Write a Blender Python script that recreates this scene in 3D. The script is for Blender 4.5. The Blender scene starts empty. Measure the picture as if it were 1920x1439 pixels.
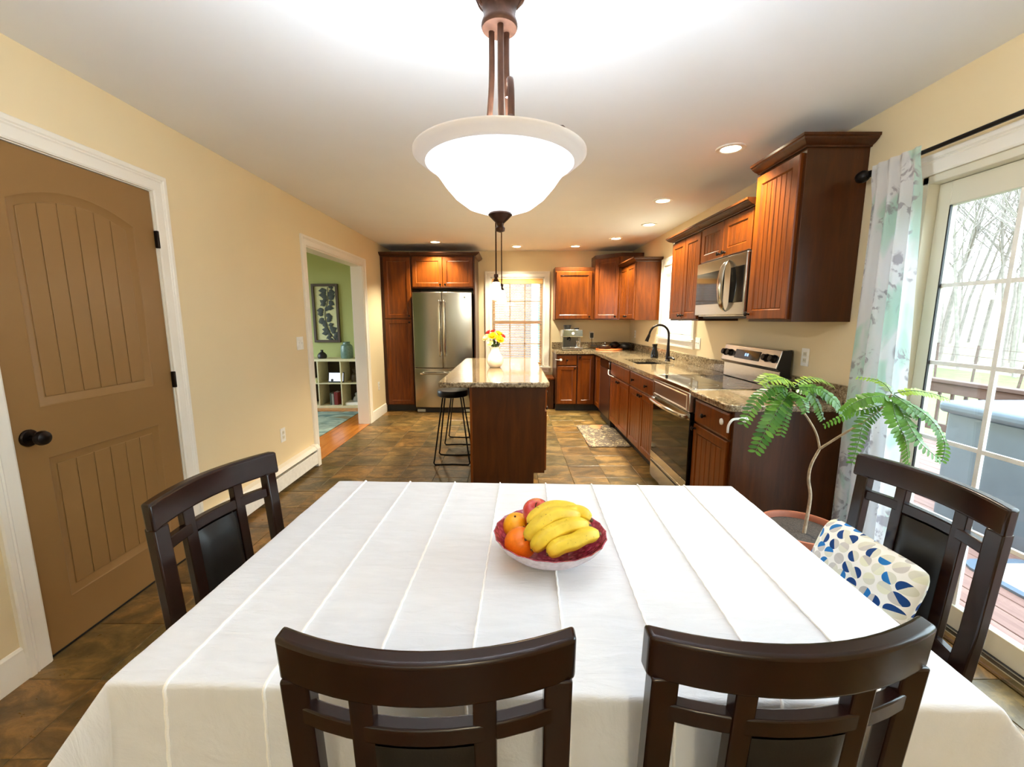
import bpy, bmesh, math, random
from mathutils import Vector, Matrix, noise
R = math.radians
PI = math.pi
sc = bpy.context.scene
COL = sc.collection
rnd = random.Random(7)

# ------------------------------------------------------------------ camera
cd = bpy.data.cameras.new('camera')
cd.sensor_width = 36.0
cd.lens = 15.0
cd.clip_start = 0.02
cd.clip_end = 300
CAM_H = 1.39
PITCH = R(8.65)
cam = bpy.data.objects.new('camera', cd)
COL.objects.link(cam)
cam.location = (0, 0, CAM_H)
cam.rotation_euler = (PI / 2 - PITCH, 0, 0)
sc.camera = cam
# ------------------------------------------------------------------ sky, exposure
wd = bpy.data.worlds.new('sky')
sc.world = wd
wd.use_nodes = True
bg = wd.node_tree.nodes['Background']
bg.inputs[0].default_value = (0.78, 0.91, 1.0, 1)
bg.inputs[1].default_value = 2.2
sc.view_settings.view_transform = 'Standard'
sc.view_settings.look = 'None'
sc.view_settings.gamma = 1
sc.view_settings.use_curve_mapping = False
sc.view_settings.exposure = 2.45
try:
    sc.cycles.max_bounces = 10
    sc.cycles.diffuse_bounces = 7
    sc.cycles.glossy_bounces = 4
    sc.cycles.transmission_bounces = 6
    sc.cycles.transparent_max_bounces = 12
    sc.cycles.caustics_reflective = False
    sc.cycles.caustics_refractive = False
    sc.cycles.sample_clamp_indirect = 6
    sc.cycles.use_denoising = True
except Exception:
    pass


def sky_portal(loc, rot, sx, sy):
    # marks a window opening for the sky light to be sampled through; gives no light of its own
    ld = bpy.data.lights.new('sky_portal', 'AREA')
    ld.shape = 'RECTANGLE'
    ld.size = sx
    ld.size_y = sy
    ld.cycles.is_portal = True
    o = bpy.data.objects.new('sky_portal', ld)
    o.location = loc
    o.rotation_euler = rot
    COL.objects.link(o)


sky_portal((2.10, 1.155, 1.03), (0, R(90), 0), 2.0, 1.85)
sky_portal((2.10, 4.99, 1.6), (0, R(90), 0), 0.9, 0.9)
sky_portal((0.087, 7.12, 1.33), (R(-90), 0, 0), 0.86, 1.44)
sky_portal((-0.425, -1.98, 1.65), (R(90), 0, 0), 2.6, 0.9)
sky_portal((-5.16, 5.0, 1.4), (0, R(-90), 0), 1.6, 2.8)

WARM = (1.0, 0.93, 0.70)
P_DOWN = 42.0
P_UP = 14.5
P_REAR = 5.0
P_MINI = 11.0
E_SHADE = 0.38

# ------------------------------------------------------------------ materials
MATS = {}


def srgb(r, g, b):
    f = lambda c: (c / 255 / 12.92) if c <= 10 else ((c / 255 + 0.055) / 1.055) ** 2.4
    return (f(r), f(g), f(b), 1)


class NT:
    def __init__(s, name):
        s.m = bpy.data.materials.new(name)
        s.m.use_nodes = True
        s.t = s.m.node_tree
        s.b = s.t.nodes['Principled BSDF']
        s.out = s.t.nodes['Material Output']
        MATS[name] = s.m

    def n(s, typ, **kw):
        n = s.t.nodes.new(typ)
        for k, v in kw.items():
            if k.startswith('i_'):
                n.inputs[k[2:].replace('_', ' ')].default_value = v
            else:
                setattr(n, k, v)
        return n

    def l(s, a, b):
        s.t.links.new(a, b)

    def coords(s, scale=(1, 1, 1), kind='Object', rand=0.0):
        tc = s.n('ShaderNodeTexCoord')
        mp = s.n('ShaderNodeMapping')
        mp.inputs['Scale'].default_value = scale
        s.l(tc.outputs[kind], mp.inputs['Vector'])
        if rand:
            oi = s.n('ShaderNodeObjectInfo')
            mu = s.n('ShaderNodeMath', operation='MULTIPLY')
            mu.inputs[1].default_value = rand
            s.l(oi.outputs['Random'], mu.inputs[0])
            s.l(mu.outputs[0], mp.inputs['Location'])
        return mp.outputs[0]

    def noise(s, vec, scale, detail=4, rough=0.5, dist=0.0):
        n = s.n('ShaderNodeTexNoise')
        n.inputs['Scale'].default_value = scale
        n.inputs['Detail'].default_value = detail
        n.inputs['Roughness'].default_value = rough
        n.inputs['Distortion'].default_value = dist
        s.l(vec, n.inputs['Vector'])
        return n.outputs['Fac']

    def ramp(s, fac, stops, interp='LINEAR'):
        r = s.n('ShaderNodeValToRGB')
        r.color_ramp.interpolation = interp
        el = r.color_ramp.elements
        while len(el) < len(stops):
            el.new(0.5)
        for e, (p, c) in zip(el, stops):
            e.position = p
            e.color = c
        s.l(fac, r.inputs[0])
        return r.outputs[0]

    def mix(s, fac, a, b, blend='MIX'):
        m = s.n('ShaderNodeMix', data_type='RGBA', blend_type=blend)
        for sock, v in ((m.inputs[0], fac), (m.inputs[6], a), (m.inputs[7], b)):
            if hasattr(v, 'links'):
                s.l(v, sock)
            else:
                sock.default_value = v
        return m.outputs[2]

    def math(s, op, a, b=None):
        m = s.n('ShaderNodeMath', operation=op)
        for i, v in enumerate((a, b)):
            if v is None:
                continue
            if hasattr(v, 'links'):
                s.l(v, m.inputs[i])
            else:
                m.inputs[i].default_value = v
        return m.outputs[0]

    def bump(s, h, strength=0.2, dist=0.002):
        b = s.n('ShaderNodeBump')
        b.inputs['Strength'].default_value = strength
        b.inputs['Distance'].default_value = dist
        s.l(h, b.inputs['Height'])
        s.l(b.outputs[0], s.b.inputs['Normal'])

    def color(s, c):
        if hasattr(c, 'links'):
            s.l(c, s.b.inputs['Base Color'])
        else:
            s.b.inputs['Base Color'].default_value = c

    def set(s, rough=0.5, metal=0.0, spec=0.5, coat=0.0, coat_r=0.1):
        s.b.inputs['Roughness'].default_value = rough
        s.b.inputs['Metallic'].default_value = metal
        s.b.inputs['Specular IOR Level'].default_value = spec
        s.b.inputs['Coat Weight'].default_value = coat
        s.b.inputs['Coat Roughness'].default_value = coat_r
        return s


def plain(name, c, rough=0.5, metal=0.0, spec=0.5, coat=0.0, nscale=30, namp=0.06, bump=0.0):
    s = NT(name)
    v = s.coords(rand=10)
    f = s.noise(v, nscale, 3)
    lo = tuple(x * (1 - namp) for x in c[:3]) + (1,)
    hi = tuple(min(1, x * (1 + namp)) for x in c[:3]) + (1,)
    s.color(s.ramp(f, [(0.3, lo), (0.7, hi)]))
    if bump:
        s.bump(f, bump, 0.001)
    return s.set(rough, metal, spec, coat).m


def paint(name, c, rough=0.6):
    s = NT(name)
    v = s.coords()
    f = s.noise(v, 2.2, 2)
    lo = tuple(x * 0.97 for x in c[:3]) + (1,)
    s.color(s.ramp(f, [(0.3, lo), (0.7, c)]))
    s.bump(s.noise(v, 260, 2), 0.05, 0.0005)
    return s.set(rough, spec=0.3).m


def wood(name, dark, mid, light, scale=(9, 9, 0.9), rough=0.34, coat=0.08, rand=5, spec=0.32):
    s = NT(name)
    v = s.coords(scale, rand=rand)
    a = s.noise(v, 2.5, 6, 0.6, 0.6)
    b = s.noise(v, 22, 3, 0.6)
    c1 = s.ramp(a, [(0.25, dark), (0.5, mid), (0.8, light)])
    c2 = s.ramp(b, [(0.35, (0.88, 0.88, 0.88, 1)), (0.7, (1, 1, 1, 1))])
    s.color(s.mix(1.0, c1, c2, 'MULTIPLY'))
    s.bump(b, 0.06, 0.0008)
    return s.set(rough, spec=spec, coat=coat, coat_r=0.15).m


M_wall = paint('beige_paint', srgb(230, 211, 172))
M_green = paint('green_paint', srgb(164, 170, 108))
M_ceil = paint('ceiling_paint', srgb(238, 240, 244), 0.8)
M_trim = paint('white_trim', srgb(238, 232, 220), 0.35)
M_door = paint('brown_door_paint', srgb(140, 105, 62), 0.35)
M_cream = paint('cream_vinyl', srgb(222, 216, 196), 0.4)
M_cab = wood('cabinet_wood', srgb(72, 31, 3), srgb(102, 47, 4), srgb(130, 64, 6))
M_panel = wood('dark_panel_wood', srgb(52, 23, 4), srgb(68, 32, 6), srgb(84, 42, 9))
M_chair = wood('espresso_wood', srgb(24, 9, 5), srgb(33, 13, 8), srgb(42, 17, 10), (6, 6, 2), 0.22, 0.0, spec=0.45)
M_floorwood = wood('honey_floor_wood', srgb(150, 84, 24), srgb(184, 108, 36), srgb(206, 130, 50), (8, 0.7, 8), 0.25, 0.3)
M_deck = wood('weathered_deck_wood', srgb(112, 84, 78), srgb(134, 102, 96), srgb(150, 120, 112), (8, 0.6, 8), 0.7, 0.0)
M_rail = wood('brown_rail_wood', srgb(78, 60, 54), srgb(94, 74, 68), srgb(108, 88, 80), (6, 0.6, 6), 0.7, 0.0)
M_oakblind = wood('blind_wood', srgb(196, 140, 78), srgb(214, 158, 92), srgb(226, 174, 110), (0.8, 6, 6), 0.4, 0.1)
M_blind = plain('white_blind', srgb(240, 238, 230), 0.45)
M_black = plain('black_metal', srgb(22, 18, 17), 0.35, 0.6)
M_bronze = plain('oil_rubbed_bronze', srgb(34, 27, 24), 0.3, 0.8)
M_lampbronze = plain('lamp_bronze', srgb(66, 42, 30), 0.38, 0.75, namp=0.25, nscale=60)
M_leather = plain('black_leather', srgb(24, 22, 22), 0.35, 0, 0.5, nscale=300, bump=0.15)
M_glassblack = plain('black_glass', srgb(12, 11, 11), 0.06, 0, 0.35, 0.0)
M_dark = plain('dark_plastic', srgb(20, 18, 18), 0.45)
M_dishwasher = plain('dark_brown_panel', srgb(58, 30, 18), 0.3, 0, 0.5, 0.3)
M_white = plain('white_plastic', srgb(240, 238, 232), 0.4)
M_cordwhite = plain('white_yarn', srgb(250, 248, 246), 0.9, nscale=400, namp=0.04)
M_ceramic = plain('white_ceramic', srgb(236, 226, 208), 0.15, 0, 0.5, 0.5)
M_soil = plain('gravel_soil', srgb(58, 50, 46), 0.9, nscale=160, namp=0.7, bump=1.0)
M_bark = plain('plant_bark', srgb(172, 152, 128), 0.8, nscale=60, namp=0.25, bump=0.3)
M_treebark = plain('pale_tree_bark', srgb(140, 131, 124), 0.9, nscale=8, namp=0.2)
M_cover = plain('blue_grey_cover', srgb(88, 102, 122), 0.5, nscale=4, namp=0.1)
M_brown = plain('frame_wood', srgb(64, 48, 26), 0.5)
M_shelf = plain('beige_shelf_laminate', srgb(208, 200, 162), 0.5)
M_teal = plain('teal_glaze', srgb(96, 122, 112), 0.3, nscale=40, namp=0.2)
M_orange = plain('orange_peel', srgb(244, 126, 12), 0.35, nscale=240, namp=0.05, bump=0.3)
M_lemon = plain('yellow_orange_peel', srgb(250, 178, 22), 0.35, nscale=240, namp=0.05, bump=0.3)
M_stem = plain('brown_stem', srgb(94, 66, 34), 0.7)
M_greenstem = plain('green_stem', srgb(70, 104, 44), 0.6)
M_red = plain('red_petal', srgb(214, 40, 40), 0.6)
M_yellow = plain('yellow_petal', srgb(252, 206, 24), 0.6)
M_pale = plain('cream_petal', srgb(246, 232, 170), 0.6)
M_darkgreen = plain('dark_green_leaf', srgb(40, 62, 30), 0.5)
M_artleaf = plain('art_leaf_metal', srgb(38, 46, 34), 0.5)
M_linen = plain('pale_linen', srgb(196, 196, 150), 0.8)
M_sinkdark = plain('dark_sink', srgb(12, 9, 7), 0.4, 0.0)
M_copper = plain('orange_board', srgb(190, 96, 40), 0.45)
M_grout = plain('grout', srgb(104, 88, 60), 0.8)
M_book_red = plain('red_book', srgb(120, 34, 30), 0.6)
M_book_grey = plain('grey_book', srgb(150, 150, 140), 0.6)
M_book_green = plain('green_book', srgb(70, 84, 70), 0.6)
M_siding = plain('pale_teal_siding', srgb(138, 164, 162), 0.6)
M_roofdark = plain('grey_shingle', srgb(120, 118, 122), 0.8)
M_grass = plain('lawn', srgb(104, 118, 66), 0.9, nscale=2, namp=0.2)
M_field = plain('dry_field', srgb(140, 126, 100), 0.9, nscale=0.4, namp=0.15)


def steel():
    s = NT('brushed_steel')
    v = s.coords()
    f = s.noise(v, 3, 2)
    s.color(s.ramp(f, [(0.3, srgb(188, 184, 174)), (0.7, srgb(194, 190, 180))]))
    s.set(0.19, 1.0)
    return s.m


M_steel = steel()
M_satin = plain('satin_steel', srgb(216, 213, 206), 0.26, 1.0, namp=0.0)
M_chrome = plain('polished_steel', srgb(205, 202, 196), 0.14, 1.0, namp=0.02)


def glass():
    s = NT('window_glass')
    tr = s.n('ShaderNodeBsdfTransparent')
    tr.inputs[0].default_value = (0.93, 0.97, 0.97, 1)
    gl = s.n('ShaderNodeBsdfGlossy')
    gl.inputs['Roughness'].default_value = 0.01
    fr = s.n('ShaderNodeLayerWeight')
    fr.inputs[0].default_value = 0.5
    mx = s.n('ShaderNodeMixShader')
    s.l(s.math('ADD', s.math('MULTIPLY', s.math('POWER', fr.outputs['Facing'], 5.0), 0.9), 0.04), mx.inputs[0])
    s.l(tr.outputs[0], mx.inputs[1])
    s.l(gl.outputs[0], mx.inputs[2])
    s.l(mx.outputs[0], s.out.inputs[0])
    return s.m


M_glass = glass()


def glow(name, c, e):
    s = NT(name)
    s.b.inputs['Base Color'].default_value = (0.9, 0.9, 0.9, 1)
    s.b.inputs['Emission Color'].default_value = c
    s.b.inputs['Emission Strength'].default_value = e
    s.set(0.3)
    return s.m


M_shade = glow('lit_frosted_glass', (0.90, 0.94, 1.0, 1), E_SHADE)
M_shaderim = glow('frosted_glass_rim', (1.0, 0.95, 0.96, 1), 0.04)
M_shaderim.node_tree.nodes['Principled BSDF'].inputs['Base Color'].default_value = (0.80, 0.77, 0.78, 1)
M_mini = glow('lit_mini_shade', (1.0, 0.90, 0.68, 1), 4.0)
M_lens = glow('lit_downlight_lens', (1.0, 0.86, 0.6, 1), 6.0)
M_screen = glow('lit_screen', (0.66, 0.75, 1.0, 1), 0.2)
M_digit = glow('blue_digits', (0.15, 0.35, 1.0, 1), 0.7)


def granite():
    s = NT('speckled_granite')
    v = s.coords()
    a = s.noise(v, 60, 5, 0.7)
    b = s.noise(v, 190, 3, 0.6)
    c = s.noise(v, 7, 4, 0.6, 0.8)
    base = s.ramp(a, [(0.34, srgb(58, 46, 36)), (0.45, srgb(132, 112, 84)), (0.56, srgb(170, 152, 122)), (0.7, srgb(206, 194, 168))])
    sp = s.ramp(b, [(0.36, srgb(60, 50, 40)), (0.46, (1, 1, 1, 1))])
    big = s.ramp(c, [(0.35, (0.66, 0.62, 0.56, 1)), (0.65, (1, 1, 1, 1))])
    m = s.mix(0.75, base, sp, 'MULTIPLY')
    s.color(s.mix(0.7, m, big, 'MULTIPLY'))
    return s.set(0.1, spec=0.5, coat=0.4, coat_r=0.04).m


M_granite = granite()


def slate():
    s = NT('slate_tile')
    v = s.coords((1, 1.5, 1), rand=50)
    a = s.noise(v, 4.5, 6, 0.62, 1.0)
    b = s.noise(v, 28, 5, 0.65, 0.6)
    oi = s.n('ShaderNodeObjectInfo')
    c = s.ramp(a, [(0.30, srgb(76, 66, 42)), (0.42, srgb(101, 85, 53)), (0.52, srgb(124, 103, 66)), (0.62, srgb(158, 131, 86)), (0.72, srgb(107, 94, 63))])
    tint = s.ramp(oi.outputs['Random'], [(0.0, srgb(186, 178, 158)), (0.3, srgb(255, 236, 206)), (0.5, srgb(200, 200, 176)), (0.75, srgb(255, 226, 186)), (1.0, srgb(212, 192, 162))])
    fine = s.ramp(b, [(0.3, (0.74, 0.74, 0.74, 1)), (0.65, (1, 1, 1, 1))])
    s.color(s.mix(1.0, s.mix(1.0, c, tint, 'MULTIPLY'), fine, 'MULTIPLY'))
    s.l(s.ramp(b, [(0.3, (0.42, 0.42, 0.42, 1)), (0.7, (0.26, 0.26, 0.26, 1))]), s.b.inputs['Roughness'])
    h = s.math('ADD', a, s.math('MULTIPLY', b, 0.4))
    s.bump(h, 0.35, 0.006)
    s.b.inputs['Specular IOR Level'].default_value = 0.5
    return s.m


M_slate = slate()


def cloth():
    s = NT('white_crinkle_cloth')
    v = s.coords((1, 5, 1))
    a = s.noise(v, 9, 4, 0.55, 0.8)
    v2 = s.coords((1, 1, 1))
    b = s.noise(v2, 420, 2, 0.5)
    s.color(s.ramp(a, [(0.3, srgb(224, 225, 230)), (0.7, srgb(231, 232, 237))]))
    s.bump(s.math('ADD', s.math('MULTIPLY', a, 1.0), s.math('MULTIPLY', b, 0.05)), 0.55, 0.008)
    s.set(0.85, spec=0.2)
    s.b.inputs['Sheen Weight'].default_value = 0.1
    return s.m


M_cloth = cloth()


def leafmat(name, a, b):
    s = NT(name)
    v = s.coords(rand=20)
    f = s.noise(v, 40, 2)
    oi = s.n('ShaderNodeObjectInfo')
    c = s.ramp(s.math('ADD', s.math('MULTIPLY', f, 0.5), s.math('MULTIPLY', oi.outputs['Random'], 0.5)), [(0.2, a), (0.8, b)])
    s.color(c)
    s.set(0.32, spec=0.5)
    tl = s.n('ShaderNodeBsdfTranslucent')
    s.l(c, tl.inputs[0])
    mx = s.n('ShaderNodeMixShader')
    mx.inputs[0].default_value = 0.35
    s.l(s.b.outputs[0], mx.inputs[1])
    s.l(tl.outputs[0], mx.inputs[2])
    s.l(mx.outputs[0], s.out.inputs[0])
    return s.m


def drawn():
    s = NT('drawn_blind_slat')
    s.color(srgb(236, 234, 226))
    s.set(0.6)
    tl = s.n('ShaderNodeBsdfTranslucent')
    tl.inputs[0].default_value = (0.9, 0.9, 0.86, 1)
    mx = s.n('ShaderNodeMixShader')
    mx.inputs[0].default_value = 0.14
    s.l(s.b.outputs[0], mx.inputs[1])
    s.l(tl.outputs[0], mx.inputs[2])
    s.l(mx.outputs[0], s.out.inputs[0])
    return s.m


M_drawn = drawn()
M_leaf = leafmat('green_leaflet', srgb(50, 98, 34), srgb(104, 154, 52))
M_leaf2 = leafmat('bright_leaflet', srgb(120, 160, 50), srgb(182, 208, 84))


def curtain():
    s = NT('sheer_printed_curtain')
    v = s.coords((1, 1, 0.8))
    g = s.noise(s.coords((2.2, 2.2, 0.9)), 4.2, 2, 0.4, 0.5)
    l = s.noise(v, 17, 3, 0.5, 1.5)
    l2 = s.noise(s.coords((1.8, 1.8, 1)), 5.5, 1, 0.4)
    base = s.mix(s.ramp(g, [(0.50, (0, 0, 0, 1)), (0.60, (1, 1, 1, 1))]), srgb(240, 241, 246), srgb(202, 232, 224))
    m = s.math('MULTIPLY', s.ramp(l, [(0.52, (0, 0, 0, 1)), (0.6, (1, 1, 1, 1))]), s.ramp(l2, [(0.48, (0, 0, 0, 1)), (0.56, (0.8, 0.8, 0.8, 1))]))
    c = s.mix(m, base, srgb(162, 156, 170))
    s.color(c)
    s.set(0.9, spec=0.1)
    tl = s.n('ShaderNodeBsdfTranslucent')
    s.l(c, tl.inputs[0])
    tr = s.n('ShaderNodeBsdfTransparent')
    mx = s.n('ShaderNodeMixShader')
    mx.inputs[0].default_value = 0.55
    s.l(s.b.outputs[0], mx.inputs[1])
    s.l(tl.outputs[0], mx.inputs[2])
    m2 = s.n('ShaderNodeMixShader')
    m2.inputs[0].default_value = 0.12
    s.l(mx.outputs[0], m2.inputs[1])
    s.l(tr.outputs[0], m2.inputs[2])
    s.l(m2.outputs[0], s.out.inputs[0])
    return s.m


M_curtain = curtain()


def halfmoon():
    s = NT('half_moon_print')
    v = s.coords((28, 28, 28), 'UV')
    vo = s.n('ShaderNodeTexVoronoi', voronoi_dimensions='2D')
    vo.inputs['Scale'].default_value = 1.0
    vo.inputs['Randomness'].default_value = 0.3
    s.l(v, vo.inputs['Vector'])
    sub = s.n('ShaderNodeVectorMath', operation='SUBTRACT')
    s.l(v, sub.inputs[0])
    s.l(vo.outputs['Position'], sub.inputs[1])
    sep = s.n('ShaderNodeSeparateColor')
    s.l(vo.outputs['Color'], sep.inputs[0])
    ang = s.math('MULTIPLY', sep.outputs[0], 6.283)
    cx = s.n('ShaderNodeCombineXYZ')
    s.l(s.math('COSINE', ang), cx.inputs[0])
    s.l(s.math('SINE', ang), cx.inputs[1])
    dt = s.n('ShaderNodeVectorMath', operation='DOT_PRODUCT')
    s.l(sub.outputs[0], dt.inputs[0])
    s.l(cx.outputs[0], dt.inputs[1])
    half = s.math('GREATER_THAN', dt.outputs['Value'], 0.0)
    circ = s.math('LESS_THAN', vo.outputs['Distance'], 0.46)
    c1 = s.ramp(sep.outputs[1], [(0.0, srgb(24, 62, 120)), (0.35, srgb(36, 112, 178)), (0.62, srgb(196, 190, 186)), (0.8, srgb(222, 220, 196))], 'CONSTANT')
    c2 = s.ramp(sep.outputs[2], [(0.0, srgb(190, 184, 180)), (0.5, srgb(212, 209, 194))], 'CONSTANT')
    cc = s.mix(half, c2, c1)
    s.color(s.mix(circ, srgb(236, 232, 226), cc))
    return s.set(0.85, spec=0.2).m


M_pillow = halfmoon()


def floral():
    s = NT('floral_mat_print')
    v = s.coords((1, 1, 1))
    a = s.noise(v, 9, 3, 0.6, 1.5)
    b = s.noise(v, 26, 4, 0.6, 1.5)
    c = s.noise(v, 3.2, 1, 0.4)
    base = s.ramp(b, [(0.40, srgb(78, 66, 56)), (0.5, srgb(110, 94, 78)), (0.56, srgb(168, 150, 116)), (0.64, srgb(206, 190, 150))])
    mk = s.ramp(a, [(0.44, (0, 0, 0, 1)), (0.56, (1, 1, 1, 1))])
    m = s.mix(mk, base, srgb(88, 76, 66))
    pk = s.ramp(c, [(0.60, (0, 0, 0, 1)), (0.64, (1, 1, 1, 1))])
    s.color(s.mix(pk, m, srgb(206, 124, 84)))
    return s.set(0.9).m


M_floral = floral()


def bananaskin():
    s = NT('banana_peel')
    v = s.coords()
    f = s.noise(v, 25, 3)
    g = s.noise(v, 130, 3)
    c = s.ramp(f, [(0.3, srgb(212, 178, 34)), (0.7, srgb(240, 208, 66))])
    sp = s.ramp(g, [(0.27, srgb(140, 100, 40)), (0.33, (1, 1, 1, 1))])
    s.color(s.mix(0.8, c, sp, 'MULTIPLY'))
    return s.set(0.45).m


M_banana = bananaskin()


def appleskin():
    s = NT('apple_skin')
    v = s.coords((1, 1, 0.4), rand=9)
    f = s.noise(v, 22, 4, 0.6)
    s.color(s.ramp(f, [(0.3, srgb(176, 36, 40)), (0.52, srgb(206, 66, 56)), (0.68, srgb(234, 160, 84))]))
    return s.set(0.25, coat=0.3).m


M_apple = appleskin()


def terracotta():
    s = NT('patterned_terracotta')
    v = s.coords()
    sep = s.n('ShaderNodeSeparateXYZ')
    s.l(v, sep.inputs[0])
    ang = s.math('MULTIPLY', s.math('ARCTAN2', sep.outputs[1], sep.outputs[0]), 3.82)
    z = s.math('MULTIPLY', sep.outputs[2], 20.0)
    w1 = s.math('ABSOLUTE', s.math('SUBTRACT', s.math('FRACT', s.math('ADD', ang, z)), 0.5))
    w2 = s.math('ABSOLUTE', s.math('SUBTRACT', s.math('FRACT', s.math('SUBTRACT', ang, z)), 0.5))
    ln = s.math('LESS_THAN', s.math('MINIMUM', w1, w2), 0.06)
    band = s.math('LESS_THAN', sep.outputs[2], 0.30)
    s.color(s.mix(s.math('MULTIPLY', ln, band), srgb(158, 92, 66), srgb(206, 170, 150)))
    return s.set(0.6).m


M_terra = terracotta()
M_terrarim = plain('terracotta_rim', srgb(158, 90, 64), 0.6)


def pinkglass():
    s = NT('pink_cut_glass')
    v = s.coords()
    vo = s.n('ShaderNodeTexVoronoi')
    vo.inputs['Scale'].default_value = 75
    s.l(v, vo.inputs['Vector'])
    s.color(s.ramp(vo.outputs['Distance'], [(0.1, srgb(204, 100, 122)), (0.5, srgb(158, 58, 84))]))
    s.bump(vo.outputs['Distance'], 0.8, 0.004)
    return s.set(0.12, coat=0.5).m


M_pink = pinkglass()
M_lilac = plain('frosted_lilac_glass', srgb(206, 194, 200), 0.25, nscale=70, namp=0.18, bump=0.3)


def rugmat():
    s = NT('teal_rug_pile')
    v = s.coords()
    a = s.noise(v, 3, 3, 0.5, 1.0)
    s.color(s.ramp(a, [(0.35, srgb(86, 112, 108)), (0.5, srgb(150, 164, 150)), (0.62, srgb(112, 134, 124)), (0.7, srgb(120, 110, 80))]))
    return s.set(0.95).m


M_rug = rugmat()


def brickmat():
    s = NT('pale_red_brick')
    v = s.coords((1, 1, 1))
    b = s.n('ShaderNodeTexBrick')
    b.inputs['Scale'].default_value = 4.5
    b.inputs['Color1'].default_value = srgb(162, 132, 126)
    b.inputs['Color2'].default_value = srgb(144, 110, 104)
    b.inputs['Mortar'].default_value = srgb(176, 168, 162)
    rot = s.n('ShaderNodeVectorRotate', rotation_type='X_AXIS')
    rot.inputs['Angle'].default_value = -PI / 2
    s.l(v, rot.inputs['Vector'])
    s.l(rot.outputs[0], b.inputs['Vector'])
    s.color(b.outputs['Color'])
    return s.set(0.9).m


M_brick = brickmat()


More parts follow.
